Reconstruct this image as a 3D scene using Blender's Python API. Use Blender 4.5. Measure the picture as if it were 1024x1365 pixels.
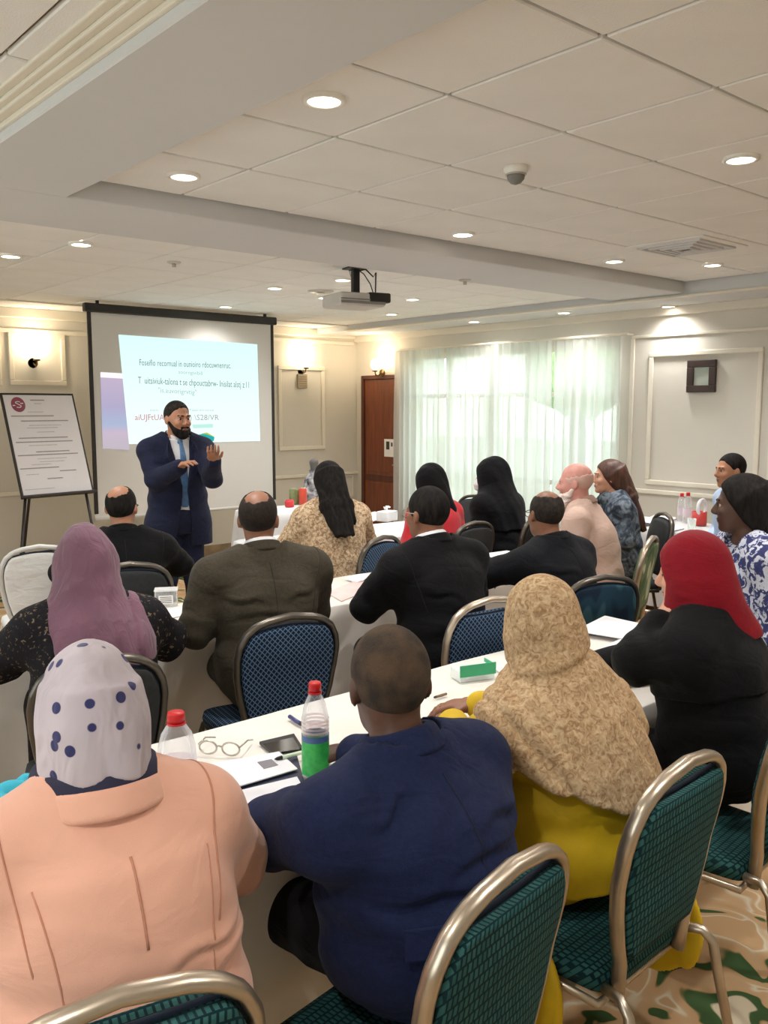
import bpy, bmesh, math, random
import numpy as np
from mathutils import Vector, Matrix
random.seed(7)
for o in list(bpy.data.objects):
    bpy.data.objects.remove(o)
SC = bpy.context.scene
COL = SC.collection
PI = math.pi
# ---------------------------------------------------------------- camera
FPX, CAM_Z, HORIZON, YAW = 1175.0, 1.74, 542.0, math.radians(40.8)
PITCH = math.atan((682.5 - HORIZON) / FPX)
cd = bpy.data.cameras.new('camera')
cd.sensor_fit = 'HORIZONTAL'; cd.sensor_width = 36.0; cd.lens = FPX / 1024.0 * 36.0
cd.clip_start = 0.05; cd.clip_end = 200
cam = bpy.data.objects.new('camera', cd); COL.objects.link(cam)
cam.location = (0, 0, CAM_Z); cam.rotation_euler = (PI / 2 - PITCH, 0, -YAW)
SC.camera = cam
# ---------------------------------------------------------------- world, exposure
w = bpy.data.worlds.new('World'); SC.world = w; w.use_nodes = True
bg = w.node_tree.nodes['Background']
tc = w.node_tree.nodes.new('ShaderNodeTexCoord'); sx = w.node_tree.nodes.new('ShaderNodeSeparateXYZ')
cr = w.node_tree.nodes.new('ShaderNodeValToRGB')
w.node_tree.links.new(tc.outputs['Generated'], sx.inputs[0]); w.node_tree.links.new(sx.outputs['Z'], cr.inputs[0])
cr.color_ramp.elements[0].position = 0.0; cr.color_ramp.elements[0].color = (0.72, 0.80, 0.78, 1)
cr.color_ramp.elements[1].position = 0.45; cr.color_ramp.elements[1].color = (0.84, 0.93, 1.0, 1)
w.node_tree.links.new(cr.outputs[0], bg.inputs['Color']); bg.inputs['Strength'].default_value = 3.1
SC.view_settings.view_transform = 'Standard'; SC.view_settings.look = 'None'
SC.view_settings.gamma = 1.0; SC.view_settings.use_curve_mapping = False
SC.view_settings.exposure = 0.74
SC.cycles.use_denoising = True
SC.cycles.max_bounces = 8; SC.cycles.diffuse_bounces = 5; SC.cycles.transparent_max_bounces = 12
SC.cycles.sample_clamp_indirect = 6.0
def portal(name, loc, rot, sx_, sy_):
    l = bpy.data.lights.new(name, 'AREA'); l.shape = 'RECTANGLE'; l.size = sx_; l.size_y = sy_; l.cycles.is_portal = True
    o = bpy.data.objects.new(name, l); COL.objects.link(o); o.location = loc; o.rotation_euler = rot
    return o
WX, WY = 7.3, 9.0            # window wall and screen wall
LX, BY = -1.7, -1.6          # wall to the left of and wall behind the photographer
CA, CB, BM = 2.75, 2.705, 2.655   # tiled ceiling, far ceiling, beam underside
WIN = (4.98, 7.95, 0.55, 2.36)
LWINS = [(-.6, 1.0), (3.0, 4.6), (5.4, 7.4)]  # out of view; the first opening is added to brighten the foreground people
portal('daylight_portal', (WX + .13, (WIN[0] + WIN[1]) / 2, (WIN[2] + WIN[3]) / 2), (0, PI / 2, 0), WIN[3] - WIN[2], WIN[1] - WIN[0])
for a_, b_ in LWINS:
    portal('daylight_portal', (LX - .13, (a_ + b_) / 2, 1.55), (0, -PI / 2, 0), 1.7, b_ - a_)

# ---------------------------------------------------------------- pixel <-> place helpers
_fw = np.array([math.sin(YAW) * math.cos(PITCH), math.cos(YAW) * math.cos(PITCH), -math.sin(PITCH)])
_rt = np.array([math.cos(YAW), -math.sin(YAW), 0.0]); _up = np.cross(_rt, _fw)
def ray(px, py): return _fw + (px - 512) / FPX * _rt - (py - 682.5) / FPX * _up
def atD(px, py, d): return ray(px, py) * d + np.array([0, 0, CAM_Z])
def atZ(px, py, z):
    r = ray(px, py); return r * ((z - CAM_Z) / r[2]) + np.array([0, 0, CAM_Z])
def atX(px, py, x):
    r = ray(px, py); return r * (x / r[0]) + np.array([0, 0, CAM_Z])
def atY(px, py, y):
    r = ray(px, py); return r * (y / r[1]) + np.array([0, 0, CAM_Z])

# ---------------------------------------------------------------- materials
MATS = {}
def _n(nt, t, **kw):
    n = nt.nodes.new(t)
    for k, v in kw.items(): setattr(n, k, v)
    return n
def mat(name, col, rough=0.6, metal=0.0, var=0.08, vscale=8.0, bump=0.0, bscale=200.0, spec=0.5, col2=None, sheen=0.0, stretch=None, emit=None, estr=0.0, fold=0.0, fscale=9.0, fstretch=(1, 1, 2.0)):
    """principled material whose colour wanders a little by noise, with optional fine relief"""
    if name in MATS: return MATS[name]
    m = bpy.data.materials.new(name); m.use_nodes = True; nt = m.node_tree
    b = nt.nodes['Principled BSDF']; L = nt.links
    co = _n(nt, 'ShaderNodeTexCoord'); mp = _n(nt, 'ShaderNodeMapping'); L.new(co.outputs['Object'], mp.inputs[0])
    if stretch: mp.inputs['Scale'].default_value = stretch
    nz = _n(nt, 'ShaderNodeTexNoise'); nz.inputs['Scale'].default_value = vscale; nz.inputs['Detail'].default_value = 4
    L.new(mp.outputs[0], nz.inputs['Vector'])
    rp = _n(nt, 'ShaderNodeValToRGB'); L.new(nz.outputs['Fac'], rp.inputs[0])
    c2 = col2 or tuple(max(0, c * (1 - var)) for c in col); c1 = col if col2 else tuple(min(1, c * (1 + var)) for c in col)
    rp.color_ramp.elements[0].position = .35; rp.color_ramp.elements[1].position = .65
    rp.color_ramp.elements[0].color = (*c2, 1); rp.color_ramp.elements[1].color = (*c1, 1)
    L.new(rp.outputs[0], b.inputs['Base Color'])
    b.inputs['Roughness'].default_value = rough; b.inputs['Metallic'].default_value = metal
    b.inputs['Specular IOR Level'].default_value = spec
    if sheen: b.inputs['Sheen Weight'].default_value = sheen
    if bump:
        n2 = _n(nt, 'ShaderNodeTexNoise'); n2.inputs['Scale'].default_value = bscale; n2.inputs['Detail'].default_value = 3
        L.new(mp.outputs[0], n2.inputs['Vector'])
        bp = _n(nt, 'ShaderNodeBump'); bp.inputs['Strength'].default_value = bump; bp.inputs['Distance'].default_value = .004
        L.new(n2.outputs['Fac'], bp.inputs['Height']); L.new(bp.outputs[0], b.inputs['Normal'])
    if fold:
        m3 = _n(nt, 'ShaderNodeMapping'); m3.inputs['Scale'].default_value = fstretch; L.new(co.outputs['Object'], m3.inputs[0])
        n3 = _n(nt, 'ShaderNodeTexNoise'); n3.inputs['Scale'].default_value = fscale; n3.inputs['Detail'].default_value = 3; n3.inputs['Distortion'].default_value = .8
        L.new(m3.outputs[0], n3.inputs['Vector'])
        b3 = _n(nt, 'ShaderNodeBump'); b3.inputs['Strength'].default_value = fold; b3.inputs['Distance'].default_value = .03; L.new(n3.outputs['Fac'], b3.inputs['Height'])
        if bump: L.new(bp.outputs[0], b3.inputs['Normal'])
        L.new(b3.outputs[0], b.inputs['Normal'])
    if emit:
        b.inputs['Emission Color'].default_value = (*emit, 1); b.inputs['Emission Strength'].default_value = estr
    MATS[name] = m
    return m
def srgb(r, g, b):
    f = lambda c: (c / 255 / 12.92) if c <= 10 else ((c / 255 + .055) / 1.055) ** 2.4
    return (f(r), f(g), f(b))
def ramp(nt, fac, stops, interp='LINEAR'):
    r = _n(nt, 'ShaderNodeValToRGB'); r.color_ramp.interpolation = interp
    e = r.color_ramp.elements
    while len(e) < len(stops): e.new(.5)
    for k, (p_, c) in enumerate(stops): e[k].position = p_; e[k].color = (*c, 1)
    nt.links.new(fac, r.inputs[0]); return r.outputs[0]
def glass(name, tint=(1, 1, 1), rough=0.02, alpha=.25):
    """thin clear plastic or glass: mostly transparent with a glossy skin"""
    if name in MATS: return MATS[name]
    m = bpy.data.materials.new(name); m.use_nodes = True; nt = m.node_tree; nt.nodes.clear(); L = nt.links
    out = _n(nt, 'ShaderNodeOutputMaterial'); mx = _n(nt, 'ShaderNodeMixShader'); tr = _n(nt, 'ShaderNodeBsdfTransparent')
    gl = _n(nt, 'ShaderNodeBsdfPrincipled'); gl.inputs['Roughness'].default_value = rough; gl.inputs['Base Color'].default_value = (*tint, 1)
    gl.inputs['Specular IOR Level'].default_value = .9
    lw = _n(nt, 'ShaderNodeLayerWeight'); lw.inputs[0].default_value = .35
    nz = _n(nt, 'ShaderNodeTexNoise'); nz.inputs['Scale'].default_value = 30
    mr = _n(nt, 'ShaderNodeMath', operation='MULTIPLY_ADD'); mr.inputs[1].default_value = .75; mr.inputs[2].default_value = alpha
    L.new(lw.outputs['Facing'], mr.inputs[0]); mr.use_clamp = True
    tr.inputs[0].default_value = (*tint, 1)
    bp = _n(nt, 'ShaderNodeBump'); bp.inputs['Strength'].default_value = .15; L.new(nz.outputs['Fac'], bp.inputs['Height']); L.new(bp.outputs[0], gl.inputs['Normal'])
    L.new(mr.outputs[0], mx.inputs[0]); L.new(tr.outputs[0], mx.inputs[1]); L.new(gl.outputs[0], mx.inputs[2]); L.new(mx.outputs[0], out.inputs[0])
    MATS[name] = m; return m
def emis(name, col, s):
    if name in MATS: return MATS[name]
    m = bpy.data.materials.new(name); m.use_nodes = True; nt = m.node_tree; nt.nodes.clear()
    o = _n(nt, 'ShaderNodeOutputMaterial'); e = _n(nt, 'ShaderNodeEmission'); e.inputs[0].default_value = (*col, 1); e.inputs[1].default_value = s
    nt.links.new(e.outputs[0], o.inputs[0]); MATS[name] = m; return m

# ---------------------------------------------------------------- object helpers
def link(name, me, parent=None, m=None, smooth=False):
    o = bpy.data.objects.new(name, me); COL.objects.link(o)
    if parent: o.parent = parent
    if m: me.materials.append(m)
    if smooth:
        me.polygons.foreach_set('use_smooth', [True] * len(me.polygons))
    return o
def tag(o, label=None, cat=None, group=None, kind=None):
    if label: o['label'] = label
    if cat: o['category'] = cat
    if group: o['group'] = group
    if kind: o['kind'] = kind
    return o
def empty(name, loc, rz=0.0, label=None, cat=None, group=None):
    o = bpy.data.objects.new(name, None); COL.objects.link(o); o.empty_display_size = .1
    o.location = tuple(float(v) for v in loc); o.rotation_euler = (0, 0, rz)
    return tag(o, label, cat, group)
def copy_tree(o, parent=None):
    c = o.copy(); COL.objects.link(c); c.parent = parent
    for ch in o.children: copy_tree(ch, c)
    return c
class MB:
    """collects shapes, build() links them as one mesh object"""
    def __init__(s): s.bm = bmesh.new()
    def box(s, x0, x1, y0, y1, z0, z1, bev=0.0, seg=2, M=None):
        r = bmesh.ops.create_cube(s.bm, size=1.0); vs = r['verts']
        for v in vs: v.co = Vector(((x0 + x1) / 2 + v.co.x * (x1 - x0), (y0 + y1) / 2 + v.co.y * (y1 - y0), (z0 + z1) / 2 + v.co.z * (z1 - z0)))
        if bev:
            es = list({e for v in vs for e in v.link_edges})
            g = bmesh.ops.bevel(s.bm, geom=es, offset=bev, segments=seg, affect='EDGES', profile=.5)
            vs = list({v for f in g['faces'] for v in f.verts} | {v for v in vs if v.is_valid})
        if M is not None:
            for v in vs: v.co = M @ v.co
        return s
    def tube(s, pts, r, seg=10, close=False, sq=1.0):
        pts = [Vector(p) for p in pts]; n = len(pts); rings = []
        rs = r if isinstance(r, (list, tuple)) else [r] * n
        up = None
        for i, p in enumerate(pts):
            a = pts[i - 1] if (i or close) else p; b = pts[(i + 1) % n] if (i < n - 1 or close) else p
            t = (b - a).normalized()
            if up is None:
                up = Vector((0, 0, 1)) if abs(t.z) < .9 else Vector((0, 1, 0))
            x = t.cross(up)
            if x.length < 1e-4: x = t.cross(Vector((1, 0, 0)))
            x.normalize(); y = x.cross(t).normalized(); up = y
            rings.append([s.bm.verts.new(p + (x * math.cos(q) + y * math.sin(q) * sq) * rs[i]) for q in [2 * PI * k / seg for k in range(seg)]])
        m = n if close else n - 1
        for i in range(m):
            A, B = rings[i], rings[(i + 1) % n]
            for k in range(seg):
                s.bm.faces.new((A[k], A[(k + 1) % seg], B[(k + 1) % seg], B[k]))
        if not close:
            s.bm.faces.new(rings[0][::-1]); s.bm.faces.new(rings[-1])
        return s
    def lathe(s, prof, c=(0, 0, 0), seg=24, cap=True):
        c = Vector(c); rings = []
        for r, z in prof:
            rings.append([s.bm.verts.new(c + Vector((r * math.cos(2 * PI * k / seg), r * math.sin(2 * PI * k / seg), z))) for k in range(seg)])
        for A, B in zip(rings, rings[1:]):
            for k in range(seg): s.bm.faces.new((A[k], A[(k + 1) % seg], B[(k + 1) % seg], B[k]))
        if cap: s.bm.faces.new(rings[0][::-1]); s.bm.faces.new(rings[-1])
        return s
    def prism(s, outline, z0, z1, M=None):
        a = [s.bm.verts.new((x, y, z0)) for x, y in outline]; b = [s.bm.verts.new((x, y, z1)) for x, y in outline]
        n = len(a)
        s.bm.faces.new(a[::-1]); s.bm.faces.new(b)
        for k in range(n): s.bm.faces.new((a[k], a[(k + 1) % n], b[(k + 1) % n], b[k]))
        if M is not None:
            for v in a + b: v.co = M @ v.co
        return s
    def grid(s, P):
        vs = [[s.bm.verts.new(p) for p in row] for row in P]
        for i in range(len(vs) - 1):
            for j in range(len(vs[0]) - 1): s.bm.faces.new((vs[i][j], vs[i][j + 1], vs[i + 1][j + 1], vs[i + 1][j]))
        return s
    def mesh(s, name):
        me = bpy.data.meshes.new(name); bmesh.ops.recalc_face_normals(s.bm, faces=s.bm.faces[:]); s.bm.to_mesh(me); s.bm.free(); return me
    def build(s, name, m, parent=None, smooth=False, auto=None):
        o = link(name, s.mesh(name), parent, m, smooth)
        return o
def text_mesh(name, body, size, m, parent, M, align='LEFT', shear=0.0, extrude=.0005, squash=1.0):
    c = bpy.data.curves.new(name, 'FONT'); c.body = body; c.size = size; c.align_x = align; c.shear = shear; c.extrude = extrude; c.resolution_u = 2
    t = bpy.data.objects.new(name + '_src', c); COL.objects.link(t)
    dg = bpy.context.evaluated_depsgraph_get(); me = bpy.data.meshes.new_from_object(t.evaluated_get(dg))
    bpy.data.objects.remove(t); me.name = name
    me.transform(Matrix.Scale(squash, 4, (1, 0, 0)))
    me.transform(M); me.materials.clear()
    return link(name, me, parent, m)
# ================================================================ the room
M_wall = mat('wall_paint', srgb(214, 209, 198), .75, var=.025, vscale=1.2, bump=.05, bscale=60)
M_trim = mat('trim_paint', srgb(228, 221, 206), .5, var=.02, vscale=2)
M_tile = mat('ceiling_tile_white', srgb(238, 237, 234), .9, var=.02, vscale=3, bump=.25, bscale=180)
M_grid = mat('ceiling_grid_tan', srgb(168, 152, 134), .7, var=.03)
M_beam = mat('beam_plaster', srgb(212, 213, 214), .8, var=.02, vscale=1.0)
def carpet_mat():
    m = bpy.data.materials.new('carpet_scrolls'); m.use_nodes = True; nt = m.node_tree; L = nt.links; b = nt.nodes['Principled BSDF']
    co = _n(nt, 'ShaderNodeTexCoord')
    wz = _n(nt, 'ShaderNodeTexNoise'); wz.inputs['Scale'].default_value = 2.1; wz.inputs['Detail'].default_value = 2
    L.new(co.outputs['Object'], wz.inputs['Vector'])
    ad = _n(nt, 'ShaderNodeMix', data_type='VECTOR'); ad.inputs['Factor'].default_value = .35
    L.new(co.outputs['Object'], ad.inputs['A']); L.new(wz.outputs['Color'], ad.inputs['B'])
    nz = _n(nt, 'ShaderNodeTexNoise'); nz.inputs['Scale'].default_value = 4.3; nz.inputs['Detail'].default_value = 1.5; nz.inputs['Distortion'].default_value = 1.4
    L.new(ad.outputs['Result'], nz.inputs['Vector'])
    base = ramp(nt, nz.outputs['Fac'], [(0.0, srgb(186, 152, 114)), (.41, srgb(186, 152, 114)), (.43, srgb(206, 196, 172)), (.47, srgb(190, 158, 122)), (.56, srgb(186, 150, 110)), (.575, srgb(62, 84, 50)), (.66, srgb(66, 92, 56)), (.68, srgb(200, 186, 160))])
    # where the green appears at all
    n3 = _n(nt, 'ShaderNodeTexNoise'); n3.inputs['Scale'].default_value = .9; n3.inputs['Detail'].default_value = 1
    L.new(co.outputs['Object'], n3.inputs['Vector'])
    fac = ramp(nt, n3.outputs['Fac'], [(.40, (0, 0, 0)), (.46, (1, 1, 1))])
    mx = _n(nt, 'ShaderNodeMix', data_type='RGBA'); L.new(fac, mx.inputs['Factor'])
    n4 = _n(nt, 'ShaderNodeTexNoise'); n4.inputs['Scale'].default_value = 5
    L.new(co.outputs['Object'], n4.inputs['Vector'])
    pl = ramp(nt, n4.outputs['Fac'], [(.35, srgb(178, 142, 104)), (.62, srgb(194, 160, 122))])
    L.new(pl, mx.inputs['A']); L.new(base, mx.inputs['B'])
    L.new(mx.outputs['Result'], b.inputs['Base Color']); b.inputs['Roughness'].default_value = .95; b.inputs['Specular IOR Level'].default_value = .1
    fz = _n(nt, 'ShaderNodeTexNoise'); fz.inputs['Scale'].default_value = 350
    L.new(co.outputs['Object'], fz.inputs['Vector'])
    bp = _n(nt, 'ShaderNodeBump'); bp.inputs['Strength'].default_value = .5; L.new(fz.outputs['Fac'], bp.inputs['Height']); L.new(bp.outputs[0], b.inputs['Normal'])
    return m
def struct(o): o['kind'] = 'structure'; return o
struct(MB().box(LX - .2, WX + .2, BY - .2, WY + .2, -.12, 0).build('floor', carpet_mat()))
# ceiling: slab with recessed grid colour, tiles hang just below it
ceil = struct(MB().box(LX - .2, WX + .2, BY - .2, 4.0, CA + .012, CA + .25).box(LX - .2, WX + .2, 4.0, WY + .2, CB + .012, CB + .29).build('ceiling', M_grid))
def tiles(x0, x1, y0, y1, gx, gy, z, s=.6):
    me = MB().box(-s / 2 + .007, s / 2 - .007, -s / 2 + .007, s / 2 - .007, -.006, .0125, .004, 1).mesh('ceiling_tile'); me.materials.append(M_tile)
    i0 = math.floor((x0 - gx) / s); j0 = math.floor((y0 - gy) / s); cut = {}
    i = i0
    while gx + i * s < x1 - .02:
        j = j0
        while gy + j * s < y1 - .02:
            a, b_ = max(x0, gx + i * s), min(x1, gx + (i + 1) * s); c, d = max(y0, gy + j * s), min(y1, gy + (j + 1) * s)
            if b_ - a > .05 and d - c > .05:
                if b_ - a > s - .01 and d - c > s - .01: m_ = me
                else:
                    k = (round(b_ - a, 2), round(d - c, 2))
                    if k not in cut:
                        cut[k] = MB().box(-k[0] / 2 + .007, k[0] / 2 - .007, -k[1] / 2 + .007, k[1] / 2 - .007, -.006, .0125, .004, 1).mesh('ceiling_tile'); cut[k].materials.append(M_tile)
                    m_ = cut[k]
                o = bpy.data.objects.new('ceiling_tile', m_); COL.objects.link(o); o.parent = ceil
                o.location = ((a + b_) / 2, (c + d) / 2, z)
            j += 1
        i += 1
tiles(1.58, 6.62, BY, 3.94, 2.12, 1.54, CA)
tiles(LX, 1.06, BY, 3.94, 2.12, 1.54, CA)
tiles(LX, 6.62, 4.68, WY - .02, 2.12, 4.68, CB)
# dropped beams
bm1 = struct(MB().box(1.08, 1.57, BY, 3.96, BM, CA + .1, .006, 1).build('ceiling_beam', M_beam)); bm1['label'] = 'broad plaster ceiling beam running towards the screen wall'
bm2 = struct(MB().box(LX, 6.66, 3.955, 4.66, BM, CA + .1, .006, 1).build('ceiling_beam', M_beam)); bm2['label'] = 'plaster ceiling beam crossing in front of the projector'
cm = MB()
for k, (dx, z0, z1) in enumerate([(.0, BM + .03, BM + .05), (.03, BM + .05, BM + .065), (.05, BM + .065, BM + .08), (.075, BM + .08, BM + .098)]):
    cm.box(1.085 - .02 - dx, 1.082, BY, 3.95, z0, z1, .005, 2)
cm.build('crown_moulding', M_trim, bm1)
# perimeter soffit along the window wall, with a thin bead on its edge
struct(MB().box(6.64, WX, BY, WY, 2.635, CA + .1).build('ceiling_soffit', M_beam))
struct(MB().box(6.615, 6.665, BY, WY - .6, 2.625, 2.645, .008, 2).box(2.0, 6.66, WY - .66, WY - .62, 2.685, 2.712, .006, 2).build('trim_1', M_trim))
# walls
wr = MB()
T = .2
wr.box(WX, WX + T, BY - T, WIN[0], 0, 2.95).box(WX, WX + T, WIN[1], WY + T, 0, 2.95).box(WX, WX + T, WIN[0], WIN[1], 0, WIN[2]).box(WX, WX + T, WIN[0], WIN[1], WIN[3], 2.95)
wall_r = struct(wr.build('wall_right', M_wall))
wall_f = struct(MB().box(LX - T, WX, WY, WY + T, 0, 2.95).build('wall_front', M_wall))
wall_b = struct(MB().box(LX - T, WX, BY - T, BY, 0, 2.95).build('wall_back', M_wall))
wl = MB(); ys = [BY - T] + [v for q in LWINS for v in q] + [WY]
wl.box(LX - T, LX, BY, WY, 0, .7).box(LX - T, LX, BY, WY, 2.4, 2.95)
for k in range(0, len(ys), 2): wl.box(LX - T, LX, ys[k], ys[k + 1], .7, 2.4)
wall_l = struct(wl.build('wall_left', M_wall))
for k, (a_, b_) in enumerate(LWINS):
    wv = MB().box(LX - .12, LX - .06, a_, b_, .7, .76).box(LX - .12, LX - .06, a_, b_, 2.34, 2.4)
    for q in (a_, (a_ + b_) / 2 - .03, b_ - .06): wv.box(LX - .12, LX - .06, q, q + .06, .76, 2.34)
    struct(wv.build('window_%d' % (k + 2), M_trim))
# far cornice band (plain frieze) on both visible walls
struct(MB().box(WX - .05, WX, BY, WY, 2.56, 2.64, .012, 2).build('trim_2', M_trim))
struct(MB().box(LX, WX - .05, WY - .045, WY, 2.60, 2.70, .012, 2).build('trim_3', M_trim))
M_base = mat('skirting_brown', srgb(150, 128, 100), .6, var=.2, vscale=6)
struct(MB().box(LX, WX, WY - .02, WY, 0, .14, .004, 1).build('baseboard_front', M_base))
struct(MB().box(WX - .02, WX, BY, WY - .02, 0, .12, .004, 1).build('baseboard_right', M_trim))
# panel mouldings ------------------------------------------------
def moulding_f(x0, x1, z0, z1, w_=.05, t=.022):
    y1 = WY
    MB().box(x0, x1, y1 - t, y1, z0, z0 + w_, .008, 2).box(x0, x1, y1 - t, y1, z1 - w_, z1, .008, 2).box(x0, x0 + w_, y1 - t, y1, z0 + w_, z1 - w_, .008, 2).box(x1 - w_, x1, y1 - t, y1, z0 + w_, z1 - w_, .008, 2).build('panel_moulding', M_trim, wall_f)
def moulding_r(y0, y1, z0, z1, w_=.045, t=.022):
    x = WX
    MB().box(x - t, x, y0, y1, z0, z0 + w_, .008, 2).box(x - t, x, y0, y1, z1 - w_, z1, .008, 2).box(x - t, x, y0, y0 + w_, z0 + w_, z1 - w_, .008, 2).box(x - t, x, y1 - w_, y1, z0 + w_, z1 - w_, .008, 2).build('panel_moulding', M_trim, wall_r)
def fx(px, py=500): return float(atY(px, py, WY)[0])
def fz(px, py): return float(atY(px, py, WY)[2])
def ry(px, py=500): return float(atX(px, py, WX)[1])
def rz_(px, py): return float(atX(px, py, WX)[2])
MB().box(LX, fx(118), WY - .02, WY, fz(60, 446), fz(60, 440), .006, 2).build('picture_rail', M_trim, wall_f)
moulding_f(fx(12), fx(88), fz(50, 514), fz(50, 444))
moulding_f(fx(-140), fx(2), fz(20, 514), fz(20, 444))
moulding_f(fx(370), fx(432), fz(400, 600), fz(400, 488))
MB().box(fx(300), WX - .05, WY - .018, WY, fz(420, 458), fz(420, 453), .006, 2).build('picture_rail', M_trim, wall_f)
MB().box(LX, WX, WY - .03, WY, fz(470, 632), fz(470, 628), .006, 2).build('dado_rail', M_trim, wall_f)
moulding_f(fx(425), fx(470), fz(450, 664), fz(450, 634), .02)
moulding_r(ry(1018), ry(866), rz_(870, 646), rz_(870, 470))
moulding_r(ry(1200), ry(1030), rz_(870, 646), rz_(870, 470))
MB().box(WX - .018, WX, BY, ry(842), rz_(842, 452), rz_(842, 448), .006, 2).build('picture_rail', M_trim, wall_r)
MB().box(WX - .03, WX, BY, ry(842), rz_(842, 656), rz_(842, 650), .008, 2).build('dado_rail', M_trim, wall_r)
MB().box(WX - .018, WX, ry(846), ry(841), rz_(842, 646), rz_(842, 452), .005, 2).build('panel_moulding', M_trim, wall_r)
# window with frame, mullions and panes --------------------------------
y0, y1, z0, z1 = WIN
wn = MB().box(WX + .03, WX + .10, y0, y1, z0, z0 + .07).box(WX + .03, WX + .10, y0, y1, z1 - .06, z1).box(WX + .03, WX + .09, y0, y1, 1.84, 1.89).box(WX + .03, WX + .09, y0, y1, .93, .98)
cols = 5; step = (y1 - y0) / cols
for k in range(cols + 1):
    c = min(max(y0 + k * step, y0 + .03), y1 - .03); wn.box(WX + .03, WX + .10, c - .03, c + .03, z0, z1)
win = struct(wn.build('window_1', M_trim))
M_pane = glass('window_glass', (.97, 1, .98), .02, .04)
for k in range(cols):
    for (a_, b_) in ((z0 + .07, .93), (.98, 1.84), (1.89, z1 - .06)):
        MB().box(WX + .06, WX + .064, y0 + k * step + .03, y0 + (k + 1) * step - .03, a_, b_).build('pane', M_pane, win)
MB().box(WX - .05, WX + .03, y0 - .03, y1 + .03, z0 - .04, z0, .006, 1).build('window_sill', M_trim, win)
# door ------------------------------------------------------------------
M_door = mat('door_wood', srgb(116, 60, 34), .4, var=.25, vscale=3, stretch=(8, 8, .7), bump=.05, bscale=40)
M_door2 = mat('door_wood_dark', srgb(84, 42, 26), .45, var=.25, vscale=3, stretch=(8, 8, .7))
dy0, dy1 = ry(543, 560), ry(490, 560); dz = rz_(515, 500)
door = struct(MB().box(WX - .045, WX + .0, dy0, dy1, 0.005, dz - .05, .004, 1).build('door_1', M_door))
MB().box(WX - .07, WX, dy1, dy1 + .05, 0, dz, .006, 1).box(WX - .07, WX, dy0 - .05, dy0, 0, dz, .006, 1).box(WX - .07, WX, dy0, dy1, dz - .05, dz, .006, 1).build('door_frame', M_door2, door)
for (a_, b_) in ((.12, .78), (.92, 1.92)):
    MB().box(WX - .052, WX - .04, dy0 + .10, dy1 - .10, a_, b_, .006, 2).build('door_panel', M_door, door)
MB().box(WX - .054, WX - .04, dy0 + .02, dy1 - .02, .80, .88, .006, 1).build('lock_rail', M_door2, door)
M_steel = mat('brushed_steel', srgb(196, 190, 182), .3, 1.0, var=.04, vscale=20)
MB().tube([(WX - .05, dy0 + .07, 1.02), (WX - .09, dy0 + .07, 1.02), (WX - .09, dy0 + .17, 1.02)], .009, 8).build('door_handle', M_steel, door, True)
M_paper = mat('white_paper', srgb(236, 234, 232), .8, var=.015, vscale=4)
M_ink = mat('dark_print', srgb(70, 68, 66), .8, var=.1)
ny, nz_ = ry(524), rz_(524, 597)
nt_ = MB().box(WX - .058, WX - .055, ny - .10, ny + .10, nz_ - .11, nz_ + .11).build('paper_notice', M_paper); tag(nt_, 'white paper notice with a dark emblem pinned to the brown door', 'notice')
MB().box(WX - .0595, WX - .058, ny + .0, ny + .06, nz_ - .02, nz_ + .08).build('printed_emblem', mat('notice_emblem', srgb(52, 58, 46), .7, var=.3, vscale=40), nt_)
MB().box(WX - .0595, WX - .058, ny - .06, ny - .03, nz_ + .02, nz_ + .07).build('printed_mark', M_ink, nt_)
# curtains ---------------------------------------------------------------
def curtain_mat():
    m = bpy.data.materials.new('sheer_voile'); m.use_nodes = True; nt = m.node_tree; nt.nodes.clear(); L = nt.links
    out = _n(nt, 'ShaderNodeOutputMaterial'); tl = _n(nt, 'ShaderNodeBsdfTranslucent'); df = _n(nt, 'ShaderNodeBsdfDiffuse'); tp = _n(nt, 'ShaderNodeBsdfTransparent')
    co = _n(nt, 'ShaderNodeTexCoord'); nz = _n(nt, 'ShaderNodeTexNoise'); nz.inputs['Scale'].default_value = 260; L.new(co.outputs['Object'], nz.inputs['Vector'])
    c = ramp(nt, nz.outputs['Fac'], [(.3, (.78, .79, .77)), (.7, (.85, .86, .84))])
    L.new(c, tl.inputs[0]); L.new(c, df.inputs[0]); tp.inputs[0].default_value = (.95, .97, .95, 1)
    a = _n(nt, 'ShaderNodeMixShader'); a.inputs[0].default_value = .35; L.new(tl.outputs[0], a.inputs[1]); L.new(df.outputs[0], a.inputs[2])
    b = _n(nt, 'ShaderNodeMixShader'); b.inputs[0].default_value = .13; L.new(a.outputs[0], b.inputs[1]); L.new(tp.outputs[0], b.inputs[2])
    L.new(b.outputs[0], out.inputs[0]); return m
M_voile = curtain_mat()
ca, cb = ry(838), ry(545); npan = 4
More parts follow.
